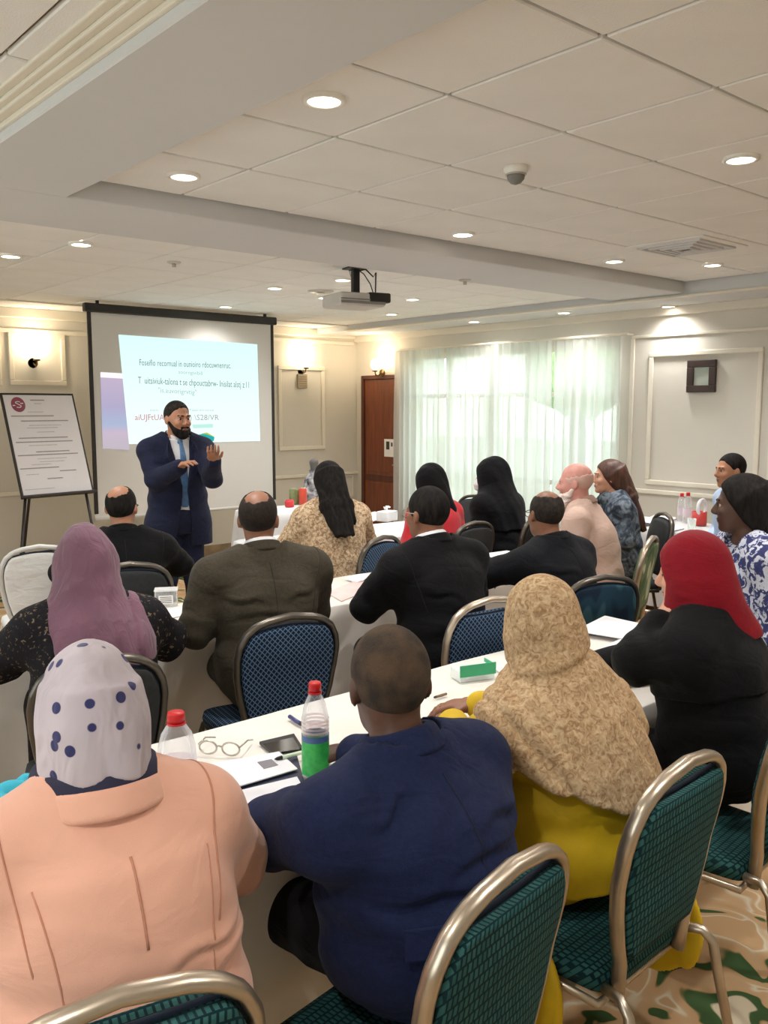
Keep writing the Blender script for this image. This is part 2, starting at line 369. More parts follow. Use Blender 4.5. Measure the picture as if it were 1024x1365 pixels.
for k in range(npan):
    a_ = ca + (cb - ca) * k / npan; b_ = ca + (cb - ca) * (k + 1) / npan + .04
    P = []; nn = 150; rnd = random.Random(k)
    ph = [rnd.uniform(0, 6.28) for _ in range(4)]
    for r in range(13):
        z = 2.40 - (2.40 - .03) * r / 12; row = []
        for i in range(nn):
            u = i / (nn - 1); yy = a_ + (b_ - a_) * u
            amp = .010 + .022 * min(1, r / 4)
            x = WX - .10 - (.075 if k % 2 else 0) + amp * (math.sin(u * 2 * PI * 8.5 + ph[0] + .25 * math.sin(r * .4)) + .5 * math.sin(u * 2 * PI * 3.1 + ph[1]) + .35 * math.sin(u * 2 * PI * 15 + ph[2]))
            row.append((x, yy, z))
        P.append(row)
    o = MB().grid(P).build('curtain', M_voile, smooth=True)
    tag(o, ['sheer white curtain panel hanging beside the framed picture wall', 'sheer white curtain panel beside the one next to the picture wall', 'sheer white curtain panel beside the one next to the brown door', 'sheer white curtain panel hanging beside the brown door'][k], 'curtain', 'sheer curtains over the window')
tag(MB().tube([(WX - .12, ca - .06, 2.415), (WX - .12, cb + .06, 2.415)], .013, 10).box(WX - .13, WX, ca - .05, ca - .03, 2.405, 2.425).box(WX - .13, WX, cb + .03, cb + .05, 2.405, 2.425).build('curtain_rail', M_trim, smooth=False), 'white curtain rail above the sheer curtains', 'curtain rail')
# trees outside ----------------------------------------------------------
M_leaf = mat('outdoor_leaves', srgb(150, 176, 104), .8, col2=srgb(96, 126, 70), vscale=3)
for k, (yy, xx, r) in enumerate([(4.0, 15.5, 1.15), (7.9, 16.5, 1.2), (11.6, 15.6, 1.2)]):
    t = empty('garden_tree', (xx, yy, 0), 0, ['round leafy tree outside, beside the picture end of the window', 'round leafy tree outside, beyond the middle of the window', 'round leafy tree outside, beside the door end of the window'][k], 'tree', 'trees outside the window')
    MB().tube([(0, 0, 0), (.05, 0, .9), (0, .05, 2.0)], [.14, .10, .07], 8).build('trunk', mat('bark', srgb(92, 74, 58), .9), t, True)
    b_ = bmesh.new(); bmesh.ops.create_icosphere(b_, subdivisions=4, radius=r)
    for v in b_.verts:
        n_ = math.sin(v.co.x * 7 + k) * math.sin(v.co.y * 6.3) * math.sin(v.co.z * 7.1 + 1)
        v.co *= 1 + .16 * n_ + random.uniform(-.04, .04)
        v.co.z = v.co.z * .95 + 2.7
    q = MB(); q.bm.free(); q.bm = b_; q.build('crown', M_leaf, t)
struct(MB().box(WX + .2, 40, -30, 40, -.3, -.1).build('ground_outside', mat('lawn', srgb(150, 156, 132), .9, var=.2, vscale=2)))
# ================================================================ ceiling fixtures
M_ring = mat('downlight_trim', srgb(240, 236, 228), .4, var=.01)
M_glow = emis('lamp_glow', (1.0, .90, .76), 10.0)
ring_me = MB().lathe([(.072, .0), (.072, -.012), (.055, -.014), (.055, -.002)], seg=28, cap=False).mesh('trim_ring'); ring_me.materials.append(M_ring); ring_me.shade_smooth()
lens_me = MB().lathe([(.055, -.004), (.054, -.010)], seg=28).mesh('lens'); lens_me.materials.append(M_glow)
def downlight(x, y, z, e, label):
    t = empty('ceiling_downlight', (x, y, z), 0, label, 'downlight', 'recessed ceiling downlights')
    for n_, me in (('trim_ring', ring_me), ('lens', lens_me)):
        o = bpy.data.objects.new(n_, me); COL.objects.link(o); o.parent = t
    l = bpy.data.lights.new('lamp', 'SPOT'); l.energy = e; l.color = (1.0, .98, .95); l.spot_size = math.radians(150); l.spot_blend = 1.0; l.shadow_soft_size = .06
    lo = bpy.data.objects.new('lamp', l); COL.objects.link(lo); lo.parent = t; lo.location = (0, 0, -.03)
E_A, E_B = 46.0, 36.0
DL = [((432, 131), CA - .006, 'round recessed downlight in the tiles beside the broad beam, nearer the smoke detector'), ((245, 233), CA - .006, 'round recessed downlight in the tiles at the corner of the two beams'),
      ((988, 210), CA - .006, 'round recessed downlight alone in the tiles, far from both beams'), ((617, 311), CA - .006, 'round recessed downlight in the tiles against the crossing beam, above the projector side'),
      ((819, 347), CA - .006, 'round recessed downlight in the tiles near the end of the crossing beam'), ((950, 352), CA - .006, 'round recessed downlight in the tiles beside the square air diffuser'),
      ((14, 340), CB - .006, 'round recessed downlight above the flip chart, outer one of the pair'), ((108, 324), CB - .006, 'round recessed downlight above the flip chart, one of the pair by the beam'),
      ((301, 408), CB - .006, 'round recessed downlight just in front of the top of the projection screen'), ((366, 383), CB - .006, 'round recessed downlight between projector and projection screen'),
      ((457, 372), CB - .006, 'round recessed downlight right behind the projector pole'), ((434, 396), CB - .006, 'round recessed downlight beside the lens end of the projector'),
      ((522, 418), CB - .006, 'round recessed downlight in the far ceiling before the brown door'), ((550, 398), CB - .006, 'round recessed downlight in the far ceiling beside the projector cable box'),
      ((632, 428), 2.634, 'round downlight in the soffit over the door end of the curtains'), ((752, 416), 2.634, 'round downlight in the soffit over the middle of the curtains'),
      ((896, 408), 2.634, 'round downlight in the soffit over the small framed picture')]
for (px, py), z, lb in DL:
    q = atZ(px, py, z); x_ = min(q[0], WX - .14)
    downlight(x_, q[1], z, E_A if z > 2.73 else E_B * (.8 if z > 2.65 else .7), lb)
for (x, y, lb) in ((1.9, .2, 'round recessed downlight in the tiles above the back row, by the broad beam'), (3.5, .3, 'round recessed downlight in the tiles above the back row, over the carpet aisle'), (5.3, .9, 'round recessed downlight in the tiles above the wall side of the back rows'), (-.3, .6, 'round recessed downlight beyond the broad beam, above the back wall side'), (-.3, 2.6, 'round recessed downlight beyond the broad beam, nearer the left windows')):
    downlight(x, y, CA - .006, E_A, lb)
# smoke detector, dome camera, diffusers
q = atZ(688, 222, CA - .006)
t = empty('smoke_detector', q, 0, 'white dome smoke detector with a chrome rim on the ceiling tiles', 'smoke detector')
MB().lathe([(.052, .0), (.052, -.018), (.045, -.028), (.0448, -.030)], seg=28).build('base', M_ring, t, True)
MB().lathe([(.040, -.028), (.036, -.052), (.022, -.068), (.006, -.074)], seg=24).build('dome', mat('detector_grey', srgb(120, 118, 114), .2, var=.1), t, True)
MB().tube([(.041 * math.cos(a), .041 * math.sin(a), -.034) for a in [2 * PI * k / 28 for k in range(28)]], .004, 6, close=True).build('rim', M_steel, t, True)
def diffuser(px, py, z, s, label):
    q = atZ(px, py, z); t = empty('air_diffuser', q, 0, label, 'air vent', 'ceiling air vents')
    MB().box(-s, s, -s, s, -.008, 0, .003, 1).build('plate', M_tile, t)
    for k in range(4):
        a = s * (.8 - .19 * k); z_ = -.008 - .003 * k
        MB().box(-a, a, -a, -a + .02, z_ - .012, z_).box(-a, a, a - .02, a, z_ - .012, z_).box(-a, -a + .02, -a + .02, a - .02, z_ - .012, z_).box(a - .02, a, -a + .02, a - .02, z_ - .012, z_).build('louvre', M_beam, t)
    MB().box(-s * .16, s * .16, -s * .16, s * .16, -.02, -.008).build('core', mat('vent_dark', srgb(112, 92, 76), .7), t)
diffuser(915, 328, CA - .006, .27, 'square louvred air diffuser set in the tiled ceiling')
diffuser(495, 435, CB - .006, .22, 'small square air diffuser in the far ceiling before the corner')
for px, py, lb in ((232, 349, 'small round sprinkler rose on the far ceiling above the projection screen'), (620, 373, 'small round sprinkler rose on the beam beside the tiles'), (428, 388, 'flat round speaker grille on the far ceiling beside the projector')):
    z = BM if px == 620 else CB - .006
    t = empty('ceiling_rose', atZ(px, py, z), 0, lb, 'ceiling fitting')
    r = .11 if px == 428 else .045
    MB().lathe([(r, 0), (r, -.006), (r * .8, -.012)], seg=24).build('plate', mat('rose_grey', srgb(196, 192, 184), .4), t, True)
    MB().lathe([(r * .3, -.012), (r * .3, -.02 if r > .1 else -.035)], seg=12).build('nozzle', M_steel, t, True)
# projector -----------------------------------------------------------------
d_ = 6.15
pj = atD(474, 402, d_)
pt = empty('ceiling_projector', (pj[0], pj[1], pj[2]), math.radians(-12), 'white ceiling projector hanging on a black pole with loose cables', 'projector')
M_pw = mat('projector_white', srgb(206, 203, 198), .4, var=.03); M_blk = mat('black_plastic', srgb(38, 36, 34), .45, var=.1)
MB().box(-.19, .16, -.15, .15, -.045, .045, .018, 3).build('housing', M_pw, pt)
MB().box(.03, .20, -.155, -.04, -.015, .052, .012, 2).build('cable_box', M_blk, pt)
MB().box(-.185, .155, -.153, -.15, -.03, -.012).box(-.185, .155, -.153, -.15, -.005, .004).build('vent_slot', mat('vent_grey', srgb(140, 138, 134), .5), pt)
MB().lathe([(.035, 0), (.035, .03), (.028, .034)], seg=20).build('lens_barrel', M_blk, pt, True).matrix_local = Matrix.Translation((-.1, .15, 0)) @ Matrix.Rotation(-PI / 2, 4, 'X')
ht = CB - .006 - pj[2]
MB().box(-.026, .026, -.02, .02, .04, ht, .004, 1).build('pole', M_blk, pt)
MB().box(-.07, .07, -.07, .07, ht - .012, ht - .001, .003, 1).build('ceiling_plate', M_blk, pt)
MB().tube([(.03, 0, ht - .02), (.07, -.02, ht - .01), (.12, -.04, ht - .06), (.135, -.05, .2), (.12, -.07, .05)], .005, 6).build('cable', M_blk, pt, True)
MB().tube([(.03, .01, ht - .015), (.06, -.01, ht - .04), (.09, -.05, .12), (.10, -.08, .05)], .004, 6).build('cable', M_blk, pt, True)
MB().tube([(-.03, 0, ht - .02), (-.06, -.02, ht - .03), (-.06, -.03, .2), (-.05, -.03, .16)], .004, 6).build('cable', mat('grey_cable', srgb(150, 146, 138), .5), pt, True)
# projection screen -----------------------------------------------------------
SY = 7.9
x0 = float(atY(119, 500, SY)[0]); x1 = float(atY(365, 500, SY)[0]); z1 = 2.63; z0 = float(atY(250, 682, SY)[2])
ps = empty('projection_screen', ((x0 + x1) / 2, SY, 0), 0, 'pull-down projection screen with black borders behind the standing speaker', 'projection screen')
cx = (x0 + x1) / 2; hw = (x1 - x0) / 2
M_scr = mat('screen_fabric', srgb(214, 211, 206), .9, var=.01, vscale=1)
MB().box(-hw, hw, -.004, .004, z0, z1 - .03).build('fabric', M_scr, ps)
MB().box(-hw, -hw + .035, -.007, .007, z0 + .05, z1 - .03).build('black_border', M_blk, ps)
MB().box(hw - .035, hw, -.007, .007, z0 + .05, z1 - .03).build('black_border', M_blk, ps)
MB().box(-hw - .03, hw + .03, -.035, .035, z1 - .04, z1 + .04, .012, 2).build('case', M_blk, ps)
MB().tube([(-hw, 0, z0), (hw, 0, z0)], .016, 10).build('bottom_bar', M_pw, ps, True)
for s in (-1, 1):
    MB().box(s * hw * .9 - .012, s * hw * .9 + .012, -.012, .012, z1 + .03, CB - .007).build('hanger', M_blk, ps)
def on_screen(px, py, off): p_ = atY(px, py, SY - off); return Vector((float(p_[0]) - cx, -off, float(p_[2])))
def quad(name, pts, off, m, parent):
    P = [on_screen(px, py, off) for px, py in pts]
    mb = MB(); f_ = [mb.bm.verts.new(p_) for p_ in P]; b_ = [mb.bm.verts.new(p_ + Vector((0, .0008, 0))) for p_ in P]
    mb.bm.faces.new(f_); mb.bm.faces.new(b_[::-1])
    n_ = len(P)
    for k in range(n_): mb.bm.faces.new((f_[k], f_[(k + 1) % n_], b_[(k + 1) % n_], b_[k]))
    return mb.build(name, m, parent)
def proj_mat(name, stops, s, axis='Z', lo=.9, hi=2.5):
    m = bpy.data.materials.new(name); m.use_nodes = True; nt = m.node_tree; nt.nodes.clear(); L = nt.links
    o = _n(nt, 'ShaderNodeOutputMaterial'); e = _n(nt, 'ShaderNodeEmission'); e.inputs[1].default_value = s
    co = _n(nt, 'ShaderNodeTexCoord'); sp = _n(nt, 'ShaderNodeSeparateXYZ'); L.new(co.outputs['Object'], sp.inputs[0])
    mr = _n(nt, 'ShaderNodeMapRange'); mr.inputs['From Min'].default_value = lo; mr.inputs['From Max'].default_value = hi
    L.new(sp.outputs[axis], mr.inputs['Value']); L.new(ramp(nt, mr.outputs[0], stops), e.inputs[0]); L.new(e.outputs[0], o.inputs[0]); return m
sl = quad('slide', [(158, 446), (343, 459), (347, 588), (172, 592)], .009, proj_mat('slide_light', [(0, srgb(236, 252, 250)), (.5, srgb(228, 250, 246)), (1, srgb(208, 243, 238))], .70), ps)
sd = quad('slide_sidebar', [(134, 503), (168, 505), (173, 600), (137, 598)], .0075, proj_mat('sidebar_light', [(.0, srgb(205, 195, 206)), (.22, srgb(214, 196, 214)), (.36, srgb(182, 196, 226)), (.6, srgb(190, 182, 214)), (1, srgb(206, 190, 214))], .55, lo=1.35, hi=2.0), ps)
quad('header_strip', [(134, 496), (168, 498), (168, 505), (134, 503)], .0075, emis('strip_light', srgb(250, 246, 250), .64), sd)
def screen_text(body, pa, pb, hgt, m, name='text_line', shear=0.0):
    a, b = on_screen(*pa, .0105), on_screen(*pb, .0105)
    R = Matrix(((1, 0, 0, 0), (0, 0, -1, 0), (0, 1, 0, 0), (0, 0, 0, 1)))
    o = text_mesh(name, body, 1.0, m, sl, Matrix.Identity(4), extrude=.0)
    me = o.data; xs = [v.co.x for v in me.vertices]; ysv = [v.co.y for v in me.vertices]
    W = max(xs) - min(xs); ang = math.atan2(b.z - a.z, b.x - a.x); hh = max(ysv)
    for v in me.vertices:
        x = (v.co.x - min(xs)) / W * (b - a).length; y = v.co.y / hh * hgt
        v.co = a + Vector((x * math.cos(ang) - y * math.sin(ang), 0, x * math.sin(ang) + y * math.cos(ang)))
    return o
I1 = emis('slide_ink_dark', srgb(112, 134, 134), .6); I2 = emis('slide_ink_light', srgb(172, 198, 194), .6); I3 = emis('slide_ink_red', srgb(206, 120, 132), .6); I4 = emis('slide_ink_grey', srgb(176, 170, 170), .6)
screen_text('Foseifio recornual in ounioiro rdocuwnenruc.', (186, 487), (308, 491), .058, I1)
screen_text('soorngivibill', (238, 498), (270, 500), .035, I2)
screen_text('T  uitsiviuk-talona t se chpouctabrw- Inisilat alstj z l l', (184, 511), (332, 517), .062, I1)
screen_text('"is.auvorigrvtig"', (211, 523), (262, 526), .048, I2)
screen_text('tion,  -o   (          - Tiaarorrocus', (200, 548), (285, 548), .022, I2)
screen_text('aiUJFtUA6', (180, 560), (224, 560), .055, I3)
screen_text(') \\S28/VR', (253, 560), (292, 560), .055, I4)
quad('teal_wave', [(262, 580), (276, 577), (286, 583), (285, 588), (272, 589), (262, 588)], .0105, emis('wave_teal', srgb(40, 178, 178), .6), sl)
quad('yellow_wave', [(268, 578), (276, 576.5), (287, 583), (276, 579)], .0112, emis('wave_yellow', srgb(190, 200, 70), .6), sl)
quad('mint_wave', [(256, 566), (284, 565), (284, 570), (258, 571)], .0103, emis('wave_mint', srgb(196, 244, 232), .6), sl)
# flip chart ---------------------------------------------------------------------
TL, TR, BR_, BL_ = [atD(*a) for a in ((5, 526, 7.276), (98, 527, 7.772), (123, 653, 7.848), (31, 662, 7.2))]
ux = Vector(TR - TL).normalized(); vz = Vector(TL - BL_).normalized(); nv = ux.cross(vz).normalized(); vz = nv.cross(ux).normalized() * -1 if nv.cross(ux).dot(vz) < 0 else nv.cross(ux).normalized()
if nv.dot(Vector((0, -1, 0))) < 0: nv = -nv
Wb = (TR - TL) @ np.array(ux); Hb = float(np.linalg.norm(TL - BL_))
base = empty('flip_chart_easel', (float(BL_[0] + .3), float(BL_[1] + .15), 0), 0, 'flip chart easel on thin dark legs holding a printed sheet', 'easel')
Bl = Vector(BL_) - base.location
def EM(du, dn, dv): return Bl + ux * du + nv * dn + vz * dv
MR = Matrix((ux, nv * -1, vz)).transposed().to_4x4()
def EB(x0, x1, y0, y1, z0, z1, bev=0): return MB().box(x0, x1, y0, y1, z0, z1, bev, 1, M=Matrix.Translation(Bl) @ MR)
M_dark = mat('dark_metal', srgb(58, 54, 52), .4, .6, var=.1)
EB(0, Wb, 0, .014, 0, Hb).build('board', mat('board_grey', srgb(120, 116, 112), .7), base)
EB(-.012, Wb + .012, -.006, .02, Hb, Hb + .014, .002).box(-.012, 0, -.006, .02, 0, Hb, .002, 1, M=Matrix.Translation(Bl) @ MR).box(Wb, Wb + .012, -.006, .02, 0, Hb, .002, 1, M=Matrix.Translation(Bl) @ MR).build('board_frame', M_dark, base)
EB(-.015, Wb + .015, -.05, .02, -.02, 0, .003).build('pen_tray', M_dark, base)
sh = EB(.004, Wb - .004, -.004, -.001, .004, Hb - .004).build('paper_sheet', mat('chart_paper', srgb(226, 222, 224), .8, var=.01), base)
TXT = mat('chart_print', srgb(150, 146, 148), .8, var=.1, vscale=60); TX2 = mat('chart_print_faint', srgb(188, 184, 187), .8, var=.1, vscale=60)
def chart_line(u0, u1, v, m, h=.008): EB(u0 * Wb, u1 * Wb, -.0048, -.004, v * Hb - h / 2, v * Hb + h / 2).build('print_line', m, sh)
for (u0, u1, v, k) in [(.37, .57, .945, 0), (.42, .52, .91, 1), (.30, .52, .825, 1), (.06, .66, .785, 0), (.18, .86, .735, 0), (.28, .74, .69, 1), (.24, .68, .665, 1), (.37, .62, .622, 1), (.10, .80, .565, 0), (.05, .86, .525, 0), (.22, .62, .49, 1), (.3, .78, .425, 0), (.04, .9, .395, 0), (.30, .72, .355, 1), (.32, .68, .325, 1), (.2, .48, .30, 1), (.03, .58, .265, 0), (.58, .82, .225, 0), (.10, .27, .205, 1), (.38, .60, .155, 0), (.04, .45, .06, 1)]:
    chart_line(u0, u1, v, TX2 if k else TXT, .009 if not k else .006)
def chart_disc(u, v, r, off, m, name, parent, seg=32):
    mb = MB(); a = [mb.bm.verts.new(EM(u * Wb + r * math.cos(2 * PI * k / seg), off, v * Hb + r * 1.05 * math.sin(2 * PI * k / seg))) for k in range(seg)]
    b = [mb.bm.verts.new(p_.co - nv * .0006) for p_ in a]; mb.bm.faces.new(a); mb.bm.faces.new(b[::-1])
    for k in range(seg): mb.bm.faces.new((a[k], a[(k + 1) % seg], b[(k + 1) % seg], b[k]))
    return mb.build(name, m, parent)
lg = chart_disc(.19, .90, .062, .0049, mat('logo_maroon', srgb(146, 74, 96), .7, var=.1), 'round_emblem', sh)
MB().tube([EM(.19 * Wb + .024 * math.cos(a) * (1 if a < PI else -1) * 1.0, .0054, .90 * Hb + (.012 if a < PI else -.012) + .014 * math.sin(a if a < PI else a) * 1) for a in [k * 2 * PI / 26 for k in range(3, 24)]], .0035, 6).build('emblem_mark', M_paper, sh)
MB().box(.19 * Wb + .02, .19 * Wb + .045, -.0056, -.0049, .90 * Hb + .006, .90 * Hb + .014, M=Matrix.Translation(Bl) @ MR).box(.19 * Wb - .05, .19 * Wb - .028, -.0056, -.0049, .90 * Hb - .012, .90 * Hb - .004, M=Matrix.Translation(Bl) @ MR).build('emblem_mark', M_paper, sh)
f1 = atZ(6, 803, .0); f1 = EM(.03, -.1, 0)
def leg(a, b, n_='leg'):
    MB().tube([a, b], .013, 8).build(n_, M_dark, base, True)
gz = -base.location.z
def down(p_, dx, dy): return Vector((p_.x + dx, p_.y + dy, 0.0))
pL, pR = EM(.02, -.012, -.02), EM(Wb - .06, -.012, -.02)
leg(pL, down(pL, -.17, -.15)); leg(pR, down(pR, .16, .02)); pB = EM(Wb / 2, -.02, Hb * .9); leg(pB, down(pB, -.1, .45))
MB().tube([pL * .55 + down(pL, -.17, -.15) * .45, pR * .55 + down(pR, .16, .02) * .45], .008, 8).build('spreader', M_dark, base, True)
# picture -------------------------------------------------------------------------
py0, py1 = ry(956, 500), ry(918, 500); pz0, pz1 = rz_(937, 523), rz_(937, 480)
pc = empty('framed_picture', (WX, (py0 + py1) / 2, (pz0 + pz1) / 2), 0, 'small dark-framed pale green print hanging on the panelled wall', 'picture')
hw_, hh_ = (py1 - py0) / 2, (pz1 - pz0) / 2; fr = .062
MB().box(-.035, -.001, -hw_, hw_, hh_ - fr, hh_, .005, 2).box(-.035, -.001, -hw_, hw_, -hh_, -hh_ + fr, .005, 2).box(-.035, -.001, -hw_, -hw_ + fr, -hh_ + fr, hh_ - fr, .005, 2).box(-.035, -.001, hw_ - fr, hw_, -hh_ + fr, hh_ - fr, .005, 2).build('frame', mat('frame_dark_wood', srgb(62, 46, 42), .4, var=.15), pc)
MB().box(-.012, -.002, -hw_ + fr, hw_ - fr, -hh_ + fr, hh_ - fr).build('print', mat('print_landscape', srgb(206, 214, 198), .6, col2=srgb(172, 190, 176), vscale=4, stretch=(1, 1, 2.5)), pc)
MB().box(-.016, -.014, -hw_ + fr, hw_ - fr, -hh_ + fr, hh_ - fr).build('glass', glass('picture_glass', (1, 1, 1), .03, .03), pc)
# wall lamps -----------------------------------------------------------------------
M_brass = mat('aged_bronze', srgb(126, 100, 66), .35, .8, var=.15); M_shade = emis('sconce_glow', (1.0, .82, .55), 8.0)
def sconce(loc, facing, label, e):
    t = empty('wall_sconce', loc, facing, label, 'wall lamp', 'lit wall lamps')
    MB().lathe([(.05, 0), (.05, -.012), (.03, -.02)], seg=20).build('back_plate', M_brass, t, True).matrix_local = Matrix.Rotation(-PI / 2, 4, 'X') @ Matrix.Rotation(PI, 4, 'X')
    MB().tube([(0, -.01, 0), (0, -.06, -.03), (0, -.10, -.02), (0, -.11, .02)], .008, 8).build('arm', M_brass, t, True)
    MB().lathe([(.012, -.005), (.035, .0), (.03, .015), (.018, .02)], (0, -.11, .02), 16).build('cup', M_brass, t, True)
    MB().lathe([(.02, .04), (.045, .07), (.052, .11), (.042, .15), (.03, .165)], (0, -.11, 0), 20).build('glass_shade', M_shade, t, True)
    l = bpy.data.lights.new('bulb_light', 'POINT'); l.energy = e; l.color = (1, .80, .54); l.shadow_soft_size = .05
    lo = bpy.data.objects.new('bulb_light', l); COL.objects.link(lo); lo.parent = t; lo.location = (0, -.13, .20)
q = atY(44, 484, WY); sconce((q[0], WY, q[2]), 0, 'lit bronze wall lamp above the flip chart', 5)
q = atY(401, 494, WY); sconce((q[0], WY, q[2]), 0, 'lit bronze wall lamp beside the projection screen above a small grille', 5)
q = atX(515, 500, WX); sconce((WX - .075, q[1], q[2] + .02), -PI / 2, 'lit bronze wall lamp over the brown door', 4)
q = atY(402, 508, WY)
t = empty('wall_grille', (q[0], WY, q[2]), 0, 'small square beige grille on the wall under the lamp by the screen', 'wall grille')
MB().box(-.07, .07, -.03, 0, -.085, .085, .006, 2).build('box', mat('grille_beige', srgb(178, 166, 144), .6), t)
for k in range(5): MB().box(-.055, .055, -.034, -.03, -.065 + k * .028, -.055 + k * .028).build('slat', M_base, t)
q = atX(522, 492, WX)
# dado box by the door and low radiator
# ================================================================ banquet chairs
def chair_fabric(name, base, line, hi, kind):
    m = bpy.data.materials.new(name); m.use_nodes = True; nt = m.node_tree; L = nt.links; b = nt.nodes['Principled BSDF']
    co = _n(nt, 'ShaderNodeTexCoord'); mp = _n(nt, 'ShaderNodeMapping'); L.new(co.outputs['Object'], mp.inputs[0])
    if kind == 'dash':
        sp = _n(nt, 'ShaderNodeSeparateXYZ'); L.new(mp.outputs[0], sp.inputs[0]); cb_ = _n(nt, 'ShaderNodeCombineXYZ'); L.new(sp.outputs['X'], cb_.inputs['X']); az = _n(nt, 'ShaderNodeMath', operation='ADD'); L.new(sp.outputs['Z'], az.inputs[0]); L.new(sp.outputs['Y'], az.inputs[1]); L.new(az.outputs[0], cb_.inputs['Y'])
        br = _n(nt, 'ShaderNodeTexBrick'); L.new(cb_.outputs[0], br.inputs['Vector'])
        br.inputs['Scale'].default_value = 1.0; br.inputs['Brick Width'].default_value = .012; br.inputs['Row Height'].default_value = .0195; br.inputs['Mortar Size'].default_value = .0028
        br.inputs['Color1'].default_value = (*line, 1); br.inputs['Color2'].default_value = (*hi, 1); br.inputs['Mortar'].default_value = (*base, 1); br.inputs['Mortar Smooth'].default_value = .4
        L.new(br.outputs['Color'], b.inputs['Base Color'])
    elif kind == 'lattice':
        mp.inputs['Rotation'].default_value = (0, math.radians(45), 0)
        sp = _n(nt, 'ShaderNodeSeparateXYZ'); L.new(mp.outputs[0], sp.inputs[0]); cb_ = _n(nt, 'ShaderNodeCombineXYZ'); L.new(sp.outputs['X'], cb_.inputs['X']); az = _n(nt, 'ShaderNodeMath', operation='ADD'); L.new(sp.outputs['Z'], az.inputs[0]); L.new(sp.outputs['Y'], az.inputs[1]); L.new(az.outputs[0], cb_.inputs['Y'])
        br = _n(nt, 'ShaderNodeTexBrick'); L.new(cb_.outputs[0], br.inputs['Vector']); br.offset = 0
        br.inputs['Scale'].default_value = 1.0; br.inputs['Brick Width'].default_value = .0155; br.inputs['Row Height'].default_value = .0155; br.inputs['Mortar Size'].default_value = .0019
        br.inputs['Color1'].default_value = (*base, 1); br.inputs['Color2'].default_value = (*[c * 1.3 for c in base], 1); br.inputs['Mortar'].default_value = (*line, 1)
        L.new(br.outputs['Color'], b.inputs['Base Color'])
    else:
        mp.inputs['Scale'].default_value = (5, 5, 2.2); mp.inputs['Rotation'].default_value = (0, math.radians(35), 0)
        nz = _n(nt, 'ShaderNodeTexNoise'); nz.inputs['Scale'].default_value = 1.6; nz.inputs['Detail'].default_value = 1; L.new(mp.outputs[0], nz.inputs['Vector'])
        L.new(ramp(nt, nz.outputs['Fac'], [(.42, base), (.47, line), (.56, line), (.6, hi)]), b.inputs['Base Color'])
    n2 = _n(nt, 'ShaderNodeTexNoise'); n2.inputs['Scale'].default_value = 500; L.new(co.outputs['Object'], n2.inputs['Vector'])
    bp = _n(nt, 'ShaderNodeBump'); bp.inputs['Strength'].default_value = .3; bp.inputs['Distance'].default_value = .002; L.new(n2.outputs['Fac'], bp.inputs['Height']); L.new(bp.outputs[0], b.inputs['Normal'])
    b.inputs['Roughness'].default_value = .85; b.inputs['Specular IOR Level'].default_value = .2
    return m
F_teal = chair_fabric('fabric_teal_dash', srgb(10, 40, 46), srgb(52, 98, 94), srgb(38, 82, 82), 'dash')
F_navy = chair_fabric('fabric_navy_lattice', srgb(16, 26, 44), srgb(84, 110, 140), srgb(30, 44, 70), 'lattice')
F_leaf = chair_fabric('fabric_green_leaf', srgb(84, 104, 78), srgb(110, 128, 100), srgb(190, 200, 178), 'leaf')
F_plain = chair_fabric('fabric_dark_teal_wash', srgb(22, 38, 54), srgb(30, 56, 72), srgb(52, 84, 92), 'leaf')
M_edge = mat('fabric_navy_edge', srgb(18, 32, 52), .85, var=.15, vscale=60)
M_champ = mat('champagne_metal', srgb(190, 176, 158), .33, .9, var=.06, vscale=14)
M_gun = mat('gunmetal_frame', srgb(98, 92, 84), .35, .85, var=.06, vscale=14)
def half_w(t):      # half width of the back, t from 0 at the seat to 1 at the top
    pts = [(0, .138), (.12, .158), (.3, .18), (.5, .194), (.66, .198), (.77, .19), (.87, .168), (.94, .13), (.985, .07), (1.0, .0)]
    for (a, b), (c, d) in zip(pts, pts[1:]):
        if t <= c: return b + (d - b) * (t - a) / (c - a)
    return 0
ZB, ZT = .50, .935
def back_y(z): return -.215 - .10 * (z - .45) - .05 * max(0, z - .7) * 2
